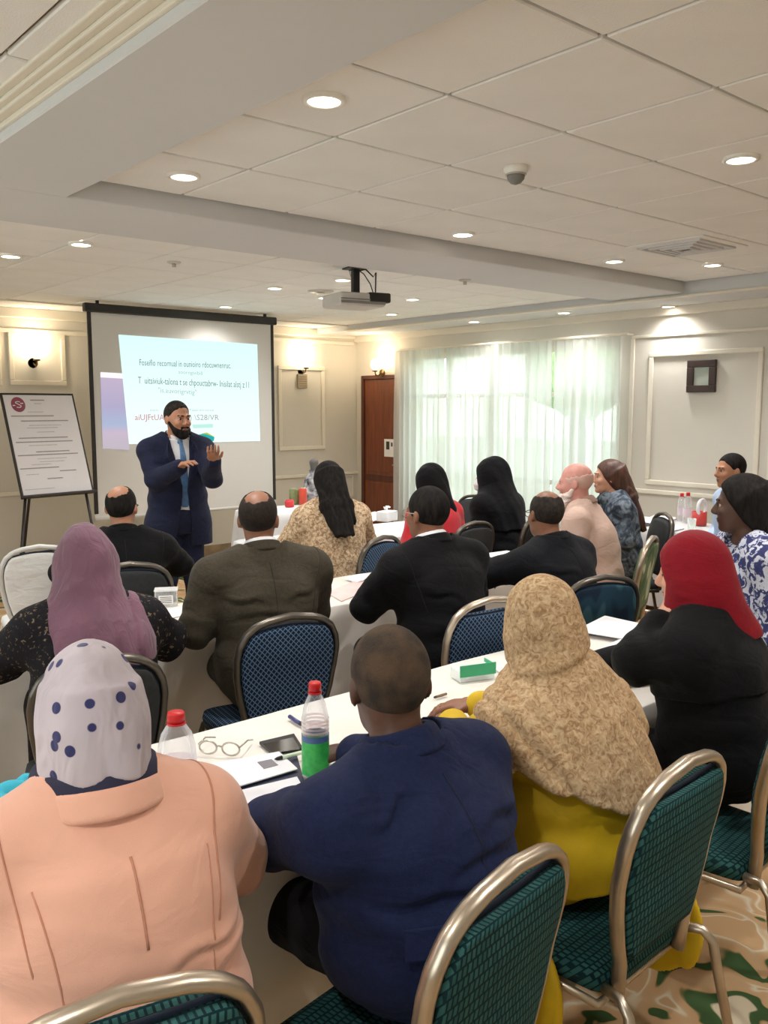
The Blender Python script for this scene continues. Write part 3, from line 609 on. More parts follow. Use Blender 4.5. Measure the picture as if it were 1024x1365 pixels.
def make_chair(fabric, frame, handle=True, label=None, fine=True):
    t = empty('banquet_chair', (0, 0, 0), 0, label, 'chair', 'padded banquet chairs')
    seg = 30
    # pad: outline with soft edge; its top dips below the frame to leave a hand hole
    us = []
    for k in range(seg + 1):
        a = k / seg; us.append((half_w(a), ZB + (ZT - ZB) * a))
    def outline(ins, dip):
        R = []
        for k in range(25):
            a = k / 24 * .9; x = max(half_w(a) - ins, .02); R.append((x, ZB + (ZT - ZB) * a))
        R[0] = (R[0][0], R[0][1] + ins)
        xt, zt = R[-1]; n_ = 9
        for k in range(1, n_):
            u = k / n_; x = xt * (1 - 2 * u); R.append((x, zt + (ZT - ins - .018 - zt) * (1 - (2 * u - 1) ** 2) * (1 if not dip else -.28)))
        L_ = [(-x, z) for x, z in R[:25]][::-1]
        return R + L_
    pad = MB(); rings = []
    for (ins, th) in ((.018, -.030), (.010, -.028), (.006, -.018), (.005, 0.0), (.008, .018), (.02, .028)):
        o_ = outline(ins, handle); rings.append([pad.bm.verts.new((x, back_y(z) + .004 + th, z)) for x, z in o_])
    nn = len(rings[0])
    for A, B in zip(rings, rings[1:]):
        for k in range(nn): pad.bm.faces.new((A[k], A[(k + 1) % nn], B[(k + 1) % nn], B[k]))
    for R_, yb in ((rings[0], -.036), (rings[-1], .034)):     # bulged faces: left/right rows joined
        half = 25
        right = R_[:half]; left = R_[nn - half:][::-1]
        prev = None
        for k in range(half):
            a, b = right[k].co, left[k].co; row = [right[k]]
            for j in (1, 2, 3, 4, 5):
                u = j / 6; p_ = a.lerp(b, u); bul = (1 - (2 * u - 1) ** 2) * min(1, 4 * k / half, 4 * (half - k) / half)
                p_.y += (-.016 if yb < 0 else .014) * bul; row.append(pad.bm.verts.new(p_))
            row.append(left[k])
            if prev:
                for j in range(6):
                    try: pad.bm.faces.new((prev[j], prev[j + 1], row[j + 1], row[j]))
                    except ValueError: pass
            prev = row
        # cap between last row and the dip / dome
        top = R_[half:nn - half]; row = prev
        try: pad.bm.faces.new([row[0]] + list(top) + [row[6]] + row[5:0:-1])
        except ValueError: pass
    pad.build('backrest', fabric, t, True)
    # piping round the pad edge
    o_ = outline(.004, handle)
    MB().tube([(x, back_y(z) + .004, z) for x, z in o_], .0075, 6, close=True).build('piping', M_edge, t, True)
    # frame: flat tube up each side and over the top
    fr_ = []
    lo = [(half_w(0) + .004, .40), (half_w(0) + .006, .46)]
    pr = lo + [(half_w(k / 40) + .010, ZB + (ZT + .012 - ZB) * k / 40) for k in range(0, 40)]
    pr = [p_ for k, p_ in enumerate(pr) if p_[0] > .02]
    path = pr + [(0, ZT + .014)] + [(-x, z) for x, z in pr[::-1]]
    MB().tube([(x, back_y(z), z) for x, z in path], .0135, 10, sq=1.35).build('back_frame', frame, t, True)
    # seat
    st = MB(); rings = []
    def so(ins): 
        P = []
        for (cx_, cy_, a0) in ((.20 - .06, .21 - .06, 0), (-.20 + .06, .21 - .06, 90), (-.175 + .05, -.20 + .05, 180), (.175 - .05, -.20 + .05, 270)):
            r_ = .06 if cy_ > 0 else .05
            for k in range(6):
                a = math.radians(a0 + 90 * k / 5); P.append((cx_ + (r_ - ins) * math.cos(a), cy_ + (r_ - ins) * math.sin(a)))
        return P
    for ins, z in ((.03, .405), (.0, .415), (-.006, .44), (.0, .462), (.02, .470), (.042, .476)):
        rings.append([st.bm.verts.new((x, y, z)) for x, y in so(ins)])
    nn = len(rings[0])
    for A, B in zip(rings, rings[1:]):
        for k in range(nn): st.bm.faces.new((A[k], A[(k + 1) % nn], B[(k + 1) % nn], B[k]))
    st.bm.faces.new(rings[0][::-1]); st.bm.faces.new(rings[-1])
    st.build('seat', fabric, t, True)
    MB().tube([(.185, .19, .40), (.185, -.19, .40), (-.185, -.19, .40), (-.185, .19, .40)], .011, 8, close=True).build('seat_rail', frame, t, True)
    for s in (-1, 1):
        lg_ = MB().tube([(s * .175, -.20, .44), (s * .19, -.25, .445), (s * .197, -.275, .42), (s * .205, -.29, .33), (s * .225, -.36, .012)], .0125, 10).build('leg', frame, t, True)
        MB().lathe([(.015, 0), (.016, .006), (.015, .03)], (s * .226, -.363, 0), 10).build('rubber_foot', M_blk, lg_, True)
        lg_ = MB().tube([(s * .185, .15, .41), (s * .19, .19, .405), (s * .195, .205, .37), (s * .21, .225, .012)], .0125, 10).build('leg', frame, t, True)
        MB().lathe([(.015, 0), (.016, .006), (.015, .03)], (s * .211, .2255, 0), 10).build('rubber_foot', M_blk, lg_, True)
    return t
PROTO = {}
def chair(kind, x, y, heading, label):
    """x, y is the middle of the seat; heading in degrees clockwise from the screen wall direction"""
    cfg = {'teal': (F_teal, M_champ, True), 'teal_plain': (F_plain, M_gun, False), 'navy': (F_navy, M_gun, False), 'navy_handle': (F_navy, M_champ, True), 'leaf': (F_leaf, M_champ, False), 'white': (mat('chair_cover_white', srgb(232, 230, 228), .85, var=.02, fold=.3), M_pw, False), 'black': (mat('fabric_charcoal', srgb(34, 36, 38), .8, var=.2, vscale=40), M_gun, False)}[kind]
    if kind not in PROTO:
        t = PROTO[kind] = make_chair(*cfg)
    else: t = copy_tree(PROTO[kind])
    a = math.radians(heading)
    t.location = (float(x), float(y), 0); t.rotation_euler = (0, 0, -a); t['label'] = label
    return t
# ================================================================ tables and cloths
def cloth_mat(name, c, c2):
    m = mat(name, c, .85, col2=c2, vscale=5, bump=.12, bscale=14, sheen=.2); return m
M_cloth = cloth_mat('white_tablecloth', srgb(232, 226, 218), srgb(224, 217, 208))
M_cloth2 = cloth_mat('cool_white_tablecloth', srgb(226, 225, 226), srgb(216, 216, 220))
M_ply = mat('table_ply', srgb(150, 118, 84), .6, var=.15, vscale=5)
def table(x0, x1, y0, y1, label, clabel, drop=.62, m=None, rc=.10, seed=0, freq=5.5, amp=.022, z=.752, inset=.14):
    t = empty('banquet_table', ((x0 + x1) / 2, (y0 + y1) / 2, 0), 0, label, 'table', 'banquet tables')
    hx, hy = (x1 - x0) / 2, (y1 - y0) / 2
    ol = [(sx_ * (hx - .03 - rc) + rc * math.cos(a0 + q * PI / 12), sy_ * (hy - .03 - rc) + rc * math.sin(a0 + q * PI / 12)) for sx_, sy_, a0 in ((1, 1, 0), (-1, 1, PI / 2), (-1, -1, PI), (1, -1, 1.5 * PI)) for q in range(7)]
    MB().prism(ol, z - .036, z - .014).build('tabletop', M_ply, t)
    for sx_ in (-1, 1):
        for sy_ in (-1, 1):
            MB().tube([(sx_ * (hx - inset), sy_ * (hy - .1), z - .034), (sx_ * (hx - inset + .02), sy_ * (hy - .09), .0)], .014, 8).build('leg', M_gun, t, True)
        MB().tube([(sx_ * (hx - inset + .01), -(hy - .1), .25), (sx_ * (hx - inset + .01), hy - .1, .25)], .010, 8).build('stretcher', M_gun, t, True)
    # cloth: rounded-rectangle rings from the middle out, then falling with folds
    rnd = random.Random(seed); ph = [rnd.uniform(0, 6.28) for _ in range(6)]
    def outline(ex, n_=240):
        per = []; X, Y = hx + ex, hy + ex; r = rc + ex
        segs = [((X - r, -Y), (1, 0), 0)]
        pts = []
        lens = [2 * (X - r), PI / 2 * r, 2 * (Y - r), PI / 2 * r] * 2; tot = sum(lens)
        for k in range(n_):
            s = tot * k / n_; i = 0
            while s > lens[i]: s -= lens[i]; i += 1
            if i == 0: p_ = (-X + r + s, -Y); nrm = (0, -1); cor = 0
            elif i == 1: a = -PI / 2 + s / r; p_ = (X - r + r * math.cos(a), -Y + r + r * math.sin(a)); nrm = (math.cos(a), math.sin(a)); cor = math.sin(2 * (a + PI / 2))
            elif i == 2: p_ = (X, -Y + r + s); nrm = (1, 0); cor = 0
            elif i == 3: a = s / r; p_ = (X - r + r * math.cos(a), Y - r + r * math.sin(a)); nrm = (math.cos(a), math.sin(a)); cor = math.sin(2 * a)
            elif i == 4: p_ = (X - r - s, Y); nrm = (0, 1); cor = 0
            elif i == 5: a = PI / 2 + s / r; p_ = (-X + r + r * math.cos(a), Y - r + r * math.sin(a)); nrm = (math.cos(a), math.sin(a)); cor = math.sin(2 * (a - PI / 2))
            elif i == 6: p_ = (-X, Y - r - s); nrm = (-1, 0); cor = 0
            else: a = PI + s / r; p_ = (-X + r + r * math.cos(a), -Y + r + r * math.sin(a)); nrm = (math.cos(a), math.sin(a)); cor = math.sin(2 * (a - PI))
            pts.append((p_, nrm, max(0, cor), tot * k / n_))
        return pts
    o_ = outline(0); mb = MB(); rings = []
    def wrk(x, y): return .0016 * (math.sin(x * 9 + 5 * y + ph[0]) + math.sin(13 * y - 4 * x + ph[1]))
    mb_c = mb.bm.verts.new((0, 0, z + wrk(0, 0)))
    for s in (.25, .5, .75, .93, .985):
        rings.append([mb.bm.verts.new((p_[0] * s, p_[1] * s, z + wrk(p_[0] * s, p_[1] * s))) for p_, n_, c, l in o_])
    rings.append([mb.bm.verts.new((p_[0], p_[1], z - .004)) for p_, n_, c, l in o_])
    for k in range(1, 10):
        u = k / 9; R_ = []
        for p_, n_, c, l in o_:
            fl = amp * u ** .8 * (math.sin(l * freq * 2 + ph[2] + .6 * math.sin(l * 1.7 + ph[3])) + .5 * math.sin(l * freq * 4.3 + ph[4])) + (.02 + .10 * c) * u * .5 + .004
            R_.append(mb.bm.verts.new((p_[0] + n_[0] * fl, p_[1] + n_[1] * fl, z - .004 - drop * u * (1 - .05 * c))))
        rings.append(R_)
    nn = len(o_)
    for k in range(nn): mb.bm.faces.new((mb_c, rings[0][k], rings[0][(k + 1) % nn]))
    for A, B in zip(rings, rings[1:]):
        for k in range(nn): mb.bm.faces.new((A[k], A[(k + 1) % nn], B[(k + 1) % nn], B[k]))
    c = mb.build('tablecloth', m or M_cloth, None, True); c.location = t.location
    tag(c, clabel, 'tablecloth', 'white tablecloths')
    return t
T1 = table(.40, 3.24, 1.58, 2.34, 'long banquet table of the back row, by the man in navy', 'white cloth under the green-labelled bottle and the open folder', seed=1, rc=.16, inset=1.05)
T2 = table(.72, 4.26, 3.42, 4.0, 'long banquet table in front of the man in the olive suit', 'white cloth falling between the olive suit and the white-collared man', seed=2, rc=.10, drop=.66, inset=.30)
T3 = table(3.36, 5.35, 4.98, 5.66, 'banquet table in front of the woman in beige and the red dress', 'white cloth with tissue box and papers before the brown door', seed=3, m=M_cloth2)
T4 = table(4.40, 5.60, 6.75, 7.35, 'small banquet table beside the projection screen', 'white cloth under the bagged cups beside the projection screen', seed=4, m=M_cloth2)
T5 = table(6.28, 6.96, 3.46, 4.64, 'small banquet table below the framed picture', 'white cloth with a red cup and bottles under the framed picture', seed=5, m=M_cloth2, rc=.08)
# ================================================================ people: smooth distance fields turned into continuous meshes
def A(*v): return np.array(v, float)
class Pr:
    def __init__(s, f, lo, hi): s.f = f; s.lo = np.array(lo, float); s.hi = np.array(hi, float)
def smin(a, b, k):
    if k <= 0: return np.minimum(a, b)
    h = np.clip(.5 + .5 * (b - a) / k, 0, 1); return b + (a - b) * h - k * h * (1 - h)
def smax(a, b, k): return -smin(-a, -b, k)
def cap(a, b, ra, rb):
    a, b = np.array(a, float), np.array(b, float); ab = b - a; L2 = max(ab @ ab, 1e-9); m = max(ra, rb)
    def f(P):
        t = np.clip(((P - a) @ ab) / L2, 0, 1); return np.linalg.norm(P - a - t[:, None] * ab, axis=1) - (ra + (rb - ra) * t)
    return Pr(f, np.minimum(a, b) - m, np.maximum(a, b) + m)
def ell(c, r, R=None):
    c, r = np.array(c, float), np.array(r, float)
    def f(P):
        q = P - c
        if R is not None: q = q @ R
        q = q / r; k0 = np.linalg.norm(q, axis=1); k1 = np.linalg.norm(q / r, axis=1); return k0 * (k0 - 1) / np.maximum(k1, 1e-6)
    m = r.max() if R is not None else r
    return Pr(f, c - m, c + m)
def loft(a, b, st, xh, yh, n=2.0, sm=9):
    """tube of elliptic sections: st = (distance from a, half width, half depth)"""
    a, b = np.array(a, float), np.array(b, float); L = np.linalg.norm(b - a); wh = (b - a) / L
    s = np.linspace(0, L, 96); d = [q[0] for q in st]
    def smooth(v):
        v = np.interp(s, d, v); p = np.pad(v, sm, mode='edge'); ker = np.ones(2 * sm + 1) / (2 * sm + 1)
        v2 = np.convolve(p, ker, 'same')[sm:-sm]; p = np.pad(v2, sm // 2, mode='edge'); ker = np.ones(2 * (sm // 2) + 1); ker /= ker.sum()
        return np.convolve(p, ker, 'same')[sm // 2:len(p) - sm // 2]
    rx, ry_ = smooth([q[1] for q in st]), smooth([q[2] for q in st]); m = max(rx.max(), ry_.max())
    oy = smooth([q[3] if len(q) > 3 else 0 for q in st])
    def f(P):
        q = P - a; w_ = q @ wh; wc = np.clip(w_, 0, L); X = np.interp(wc, s, rx); Y = np.interp(wc, s, ry_); O = np.interp(wc, s, oy)
        q = q - wc[:, None] * wh; u, v = q @ xh, q @ yh - O
        k = (np.abs(u / X) ** n + np.abs(v / Y) ** n) ** (1 / n); dd = (k - 1) * np.minimum(X, Y)
        e = np.abs(w_ - wc); return np.where(e > 0, np.hypot(np.maximum(dd, 0), e), dd)
    return Pr(f, np.minimum(a, b) - m, np.maximum(a, b) + m)
def U(ps, k=.02):
    ps = [p if isinstance(p, tuple) else (p, k) for p in ps]
    def f(P):
        d = ps[0][0].f(P)
        for p, kk in ps[1:]: d = smin(d, p.f(P), kk)
        return d
    return Pr(f, np.min([p.lo for p, _ in ps], axis=0), np.max([p.hi for p, _ in ps], axis=0))
def sub(p, q, k=.005): return Pr(lambda P: smax(p.f(P), -q.f(P), k), p.lo, p.hi)
def half(p, n_, d, k=.004):       # keep the side where n.x < d
    n_ = np.array(n_, float); return Pr(lambda P: smax(p.f(P), P @ n_ - d, k), p.lo, p.hi)
def inter(p, g, k=.004): return Pr(lambda P: smax(p.f(P), g(P), k), p.lo, p.hi)
def disp(p, g, grow=.02): return Pr(lambda P: p.f(P) - g(P), p.lo - grow, p.hi + grow)
def infl(p, o): return Pr(lambda P: p.f(P) - o, p.lo - o, p.hi + o)
def framed(p, c, R):
    c = np.array(c, float); m = max(np.abs(p.lo).max(), np.abs(p.hi).max()) * 1.3
    cs = np.array([[x, y, z] for x in (p.lo[0], p.hi[0]) for y in (p.lo[1], p.hi[1]) for z in (p.lo[2], p.hi[2])]) @ R.T + c
    return Pr(lambda P: p.f((P - c) @ R), cs.min(0), cs.max(0))
def wrinkle(amp, freq, seed=0, stretch=(1, 1, 1), sharp=True):
    r = np.random.RandomState(seed); K = r.normal(size=(4, 3)); K /= np.linalg.norm(K, axis=1)[:, None]; K = K * np.array(stretch) * freq; ph = r.uniform(0, 6.28, 4)
    W = r.normal(size=(3, 3)) * freq * .35
    def g(P):
        w_ = np.sin(P @ W.T + ph[:3]) * .9; s = 0
        for i in range(4):
            v = np.sin(P @ K[i] + ph[i] + w_[:, i % 3]); s = s + (1 - 2 * np.abs(v) ** .8 if sharp else v)
        return amp * s / 2.2
    return g
def folds(amp, freq, axis, seed=0, warp=.6, mask=None):
    """parallel cloth folds running across `axis`"""
    ax = np.array(axis, float); r = np.random.RandomState(seed); W = r.normal(size=(2, 3)) * 9
    def g(P):
        t = P @ ax * freq + warp * (np.sin(P @ W[0]) + np.sin(P @ W[1] + 1)); v = amp * (np.sin(t) + .35 * np.sin(2.3 * t + 1))
        return v if mask is None else v * mask(P)
    return g
def creases(amp, freq, axis, seed=0, warp=.7, mask=None, p=.7):
    """folds with rounded crests and sharp valleys, as gathered cloth has"""
    ax = np.array(axis, float); ax = ax / np.linalg.norm(ax); r = np.random.RandomState(seed); W = r.normal(size=(3, 3)) * 8
    def g(P):
        t = P @ ax * freq * .5 + warp * (np.sin(P @ W[0]) + .7 * np.sin(P @ W[1] + 1)); a = .55 + .45 * np.sin(P @ W[2] * .9 + 2)
        v = amp * a * (np.abs(np.sin(t)) ** p * 2 - 1.2)
        return v if mask is None else v * mask(P)
    return g
def addg(*gs): return lambda P: sum(g(P) for g in gs)
def nets(p, h, c=4):
    lo = p.lo - 2.5 * h; n = np.ceil((p.hi - lo + 2.5 * h) / (h * c)).astype(int) + 1
    ax = [lo[i] + np.arange(n[i]) * h * c for i in range(3)]
    G = np.stack(np.meshgrid(*ax, indexing='ij'), -1).reshape(-1, 3); fc = p.f(G).reshape(n)
    N = (n - 1) * c + 1; ix = [np.minimum((np.arange(N[i]) + c // 2) // c, n[i] - 1) for i in range(3)]
    f = fc[np.ix_(*ix)].astype(float)
    near = np.abs(fc) < 1.75 * c * h; mk = near[np.ix_(*ix)]
    I = np.argwhere(mk)
    f[mk] = p.f(lo + I * h)
    f[0] = f[-1] = h; f[:, 0] = f[:, -1] = h; f[:, :, 0] = f[:, :, -1] = h
    s = f < 0
    C = [(a, b, d) for a in (0, 1) for b in (0, 1) for d in (0, 1)]
    sl = lambda a, b, d, X: X[a:X.shape[0] - 1 + a, b:X.shape[1] - 1 + b, d:X.shape[2] - 1 + d]
    cnt = sum(sl(*q, s).astype(np.int8) for q in C); act = (cnt > 0) & (cnt < 8); ids = np.full(act.shape, -1, np.int64); cells = np.argwhere(act); ids[act] = np.arange(len(cells))
    acc = np.zeros((len(cells), 3)); num = np.zeros(len(cells)); faces = []
    for axi in range(3):
        e = np.zeros(3, int); e[axi] = 1; s0 = s[tuple(slice(0, s.shape[i] - e[i]) for i in range(3))]; s1 = s[tuple(slice(e[i], None) for i in range(3))]
        E = np.argwhere(s0 != s1); a = f[E[:, 0], E[:, 1], E[:, 2]]; E1 = E + e; b = f[E1[:, 0], E1[:, 1], E1[:, 2]]
        pos = E.astype(float); pos[:, axi] += a / (a - b)
        o1, o2 = [i for i in range(3) if i != axi]; q = []
        for (u, v) in ((-1, -1), (0, -1), (0, 0), (-1, 0)):
            cc = E.copy(); cc[:, o1] += u; cc[:, o2] += v; ok = ((cc >= 0) & (cc < np.array(ids.shape))).all(1)
            k = np.full(len(E), -1); k[ok] = ids[cc[ok, 0], cc[ok, 1], cc[ok, 2]]; q.append(k)
            g_ = k >= 0; np.add.at(acc, k[g_], pos[g_]); np.add.at(num, k[g_], 1)
        q = np.stack(q, 1); good = (q >= 0).all(1); q = q[good]; fl = a[good] < 0
        if axi == 1: fl = ~fl
        q[~fl] = q[~fl][:, ::-1]; faces.append(q)
    return lo + acc / num[:, None] * h, np.concatenate(faces)
def sdf_obj(name, p, h, m, parent=None):
    v, q = nets(p, h)
    me = bpy.data.meshes.new(name); me.vertices.add(len(v)); me.vertices.foreach_set('co', v.astype(np.float32).ravel())
    me.loops.add(q.size); me.loops.foreach_set('vertex_index', q.astype(np.int32).ravel())
    me.polygons.add(len(q)); me.polygons.foreach_set('loop_start', np.arange(0, q.size, 4, dtype=np.int32))
    me.update(calc_edges=True); me.validate()
    return link(name, me, parent, m, True)

SKIN = {'dark': mat('skin_deep_brown', srgb(86, 56, 42), .5, var=.08, vscale=30), 'brown': mat('skin_brown', srgb(140, 94, 70), .5, var=.07, vscale=30), 'tan': mat('skin_tan', srgb(176, 124, 96), .5, var=.06, vscale=30), 'pink': mat('skin_pink', srgb(212, 150, 138), .5, var=.07, vscale=25), 'light': mat('skin_light', srgb(214, 160, 134), .5, var=.06, vscale=30)}
H_black = mat('hair_black', srgb(36, 31, 28), .8, spec=.2, col2=srgb(14, 12, 11), vscale=60, bump=.5, bscale=240, stretch=(1, 1, .25))
H_dark = mat('hair_dark_brown', srgb(40, 31, 26), .75, spec=.25, var=.3, vscale=80, bump=.6, bscale=260)
H_grey = mat('hair_dark_greying', srgb(54, 46, 40), .75, spec=.25, col2=srgb(34, 28, 24), vscale=50, bump=.6, bscale=260)
H_brown = mat('hair_brown', srgb(92, 58, 44), .5, col2=srgb(58, 36, 30), vscale=40, stretch=(1, 1, .2), bump=.4, bscale=160)
H_white = mat('beard_white', srgb(232, 214, 206), .8, var=.06, vscale=60, bump=.6, bscale=260)
M_eye = mat('eye_white', srgb(186, 176, 166), .3, var=.02); M_iris = mat('eye_iris', srgb(40, 26, 20), .25, var=.1); M_lip = {}

def rotm(yaw=0, pitch=0, roll=0):
    """columns are the head's own axes; yaw to the right, pitch down, roll to the right shoulder (degrees)"""
    y, p, r = math.radians(-yaw), math.radians(-pitch), math.radians(roll)
    Rz = np.array([[math.cos(y), -math.sin(y), 0], [math.sin(y), math.cos(y), 0], [0, 0, 1]])
    Rx = np.array([[1, 0, 0], [0, math.cos(p), -math.sin(p)], [0, math.sin(p), math.cos(p)]])
    Ry = np.array([[math.cos(r), 0, math.sin(r)], [0, 1, 0], [-math.sin(r), 0, math.cos(r)]])
    return Rz @ Rx @ Ry
X1 = A(1, 0, 0)
PEOPLE = []
class Human:
    def __init__(s, head, heading, lean=14, sw=.19, bulk=1.0, hs=1.0, yaw=0, pitch=0, roll=0, side=0.0, armL=None, armR=None, standing=False, hip=None, belly=1.0, name='person', label='', res=.010, skin='brown', palmL=None, palmR=None, group='seated audience', arm=1.0, lap=False):
        s.heading = math.radians(heading); ph = math.radians(lean); s.sw, s.b, s.hs, s.belly, s.arm = sw, bulk, hs, belly, arm
        s.hz = .93 if standing else .612; s.standing = standing; s.res = res; s.skin = SKIN[skin]
        s.t = A(0, math.sin(ph), math.cos(ph)); s.fw = A(0, math.cos(ph), -math.sin(ph))
        L = (head[2] - .12 * hs - .165 - s.hz) / math.cos(ph); s.L = L
        s.hip = A(0, 0, s.hz); s.C7 = s.hip + s.t * L + A(math.sin(side) * L, 0, 0)
        s.xh = X1
        s.hc = s.C7 + A(0, .05, .165); s.R = rotm(yaw, pitch, roll)
        c, sn = math.cos(s.heading), math.sin(s.heading)
        s.o = A(head[0] - (s.hc[0] * c + s.hc[1] * sn), head[1] - (-s.hc[0] * sn + s.hc[1] * c), 0)
        s.S = {k: s.C7 + A(k * sw, 0, 0) - s.t * .062 + s.fw * .005 for k in (-1, 1)}
        s.E, s.W = {}, {}
        for k, ar in ((-1, armL), (1, armR)):
            if ar is None: ar = (A(k * (sw + .11), s.S[k][1] + .10, .842), A(k * .10, s.S[k][1] + .30, .815)) if not lap else (A(k * (sw + .07), s.S[k][1] * .5 + .02, .80), A(k * .07, .27, .735))
            e, w_ = [s.loc(q[1:]) if isinstance(q, tuple) and q[0] == 'W' else np.array(q, float) for q in ar]
            s.E[k], s.W[k] = e, w_
        s.palm = {-1: palmL, 1: palmR}
        PEOPLE.append(s)
        s.root = empty(name, s.o, -s.heading, label, 'person', group)
    def loc(s, w_):
        d = np.array(w_[0] if len(w_) == 1 else w_, float) - s.o; c, sn = math.cos(s.heading), math.sin(s.heading)
        return A(d[0] * c - d[1] * sn, d[0] * sn + d[1] * c, d[2])
    def torso(s, o=0.0, n=2.3):
        b, L, B = s.b, s.L, s.belly
        a = s.hip - s.t * .10; e = s.C7 + s.t * .05; q = .10
        st = [(0, .12 + o, .10 + o), (.05, .178 * b + o, .135 * b + o), (.15, .19 * b + o, .148 * b + o), (q + .22 * L / .5, .172 * b + o, .138 * b * B + o), (q + .33 * L / .5, .182 * b + o, .135 * b * B + o),
              (q + .72 * L, s.sw * .98 * (1 + .5 * (b - 1)) + o, .132 * b + o), (q + .86 * L, s.sw * .93 + o, .118 + o, -.004), (q + .955 * L, .125 + o, .09 + o, 0), (q + L, .082 + o, .075 + o), (q + L + .05, .05 + o, .055 + o, .01)]
        d = s.C7 - s.hip; d = d / np.linalg.norm(d)
        return loft(s.hip - d * .10, s.C7 + d * .05, st, X1, s.fw, n, 7)
    def traps(s, o=0.0): return [cap(s.C7 + A(k * .045, .0, 0) + s.t * .012, s.S[k] + A(-k * .005, 0, 0), .058 + o, .066 * s.arm + o) for k in (-1, 1)]
    def arms(s, o=0.0, cuff=0.0, k_=(-1, 1)):
        out = []
        for k in k_:
            e, w_ = s.E[k], s.W[k]; d = (w_ - e) / max(np.linalg.norm(w_ - e), 1e-6); w2 = w_ - d * cuff; m = s.arm
            out += [cap(s.S[k], e, .060 * m + o, .049 * m + o), cap(e, w2, .048 * m + o, .033 + o * .9)]
        return out
    def hand(s, k):
        e, w_ = s.E[k], s.W[k]; d = (w_ - e) / np.linalg.norm(w_ - e); n_ = s.palm[k]; n_ = A(0, 0, -1) if n_ is None else np.array(n_, float)
        n_ = n_ - d * (n_ @ d); n_ /= np.linalg.norm(n_); x = np.cross(d, n_) ; R = np.stack([x, d, n_], 1); th = k * (1 if x @ np.cross(d, A(0, 0, -1)) > -2 else 1)
        # thumb lies on the inner side of the hand
        sg = np.sign(np.cross(n_, d) @ x) ; tsd = -k * sg * np.sign(1)
        out = [ell(w_ + d * .05, (.041, .054, .0165), R), cap(w_ - d * .02, w_ + d * .03, .028, .026)]
        for i, (ln, sp) in enumerate(((.036, -.030), (.042, -.010), (.040, .011), (.031, .030))):
            b0 = w_ + d * (.088 - abs(i - 1.4) * .004) + x * sp * -tsd; b1 = b0 + d * ln + n_ * .012 + x * sp * .15 * -tsd; b2 = b1 + d * ln * .62 + n_ * .026
            out += [cap(b0, b1, .0098, .0086), cap(b1, b2, .0086, .0072)]
        b0 = w_ + d * .025 + x * tsd * .028; b1 = b0 + d * .03 + x * tsd * .026 + n_ * .008; b2 = b1 + d * .028 + x * tsd * .008 + n_ * .012
        return out + [cap(b0, b1, .0135, .0105), cap(b1, b2, .0105, .0085)]
    def legs(s, o=0.0):
        out = []
        for k in (-1, 1):
            if s.standing:
                out += [cap((k * .085, 0, s.hz - .03), (k * .10, .015, .50), .092 * s.b + o, .062 + o), cap((k * .10, .015, .50), (k * .11, -.02, .085), .060 + o, .042 + o)]
            else:
                zt = .509 + .084 * s.b; out += [cap((k * .09, 0, zt), (k * .12, .40, .575), .084 * s.b + o, .064 + o), cap((k * .12, .40, .575), (k * .13, .43, .09), .062 + o, .042 + o)]
        return out
    def feet(s, o=0.0):
        y0 = -.02 if s.standing else .43; x0 = .11 if s.standing else .13
        return [cap((k * x0, y0 - .015, .045), (k * (x0 + .02), y0 + .15, .034), .036 + o, .032 + o) for k in (-1, 1)]
    def neck(s, o=0.0): return cap(s.C7 - s.t * .03, s.hc + s.R @ A(0, -.022, -.06), .060 * s.hs + o, .056 * s.hs + o)
    def H(s, p): return framed(p, s.hc, s.R * 1.0) if s.hs == 1 else framed(Pr(lambda P: p.f(P / s.hs) * s.hs, p.lo * s.hs, p.hi * s.hs), s.hc, s.R)
    def headp(s, face=True):
        ps = [ell((0, -.012, .03), (.077, .098, .092)), (ell((0, .022, -.035), (.064, .076, .083)), .03), (ell((0, .045, -.085), (.043, .043, .034)), .03)]
        for k in (-1, 1): ps.append((ell((k * .079, -.006, -.008), (.010, .021, .032), rotm(k * -18)), .006))
        p = U(ps)
        if face:
            ps = [(p, 0), (cap((-.034, .084, .020), (.034, .084, .020), .013, .013), .015), (cap((0, .094, .012), (0, .115, -.026), .008, .0125), .010), (ell((0, .105, -.034), (.018, .012, .009)), .008),
                  (ell((.036, .068, -.028), (.024, .024, .022)), .02), (ell((-.036, .068, -.028), (.024, .024, .022)), .02), (ell((0, .090, -.060), (.025, .013, .007)), .008), (ell((0, .087, -.072), (.021, .013, .008)), .008), (ell((0, .077, -.102), (.022, .020, .017)), .015)]
            p = U(ps)
            for k in (-1, 1): p = sub(p, ell((k * .033, .108, .002), (.018, .020, .011)), .012)
        return s.H(p)
    def body(s, face=True, res=None, handk=(-1, 1)):
        ps = [(s.torso(-.012), 0)] + [(q, .04) for q in s.traps(-.012)] + [(q, .025) for q in s.arms(-.006)] + [(q, .03) for q in s.legs(-.008)] + [(q, .02) for q in s.feet(-.006)]
        for k in handk: ps += [(q, .006) for q in s.hand(k)]
        ps += [(s.neck(-.002), .03), (s.headp(face), .02)]
        return sdf_obj('body', U(ps), res or s.res, s.skin, s.root)
    def eyes(s):
        for k in (-1, 1):
            c = s.hc + s.R @ (A(k * .033, .0775, .002) * s.hs); e = MB(); bmesh.ops.create_uvsphere(e.bm, u_segments=12, v_segments=8, radius=.0125)
            o = e.build('eye', M_eye, s.root, True); o.location = c
            i = MB(); bmesh.ops.create_uvsphere(i.bm, u_segments=10, v_segments=6, radius=.0062); q = i.build('iris', M_iris, o, True); q.location = s.R @ A(0, .0095, 0)
    def brows(s, m):
        for k in (-1, 1): sdf_obj('eyebrow', s.H(cap((k * .016, .0985, .024), (k * .05, .085, .026), .0045, .0035)), .003, m, s.root)
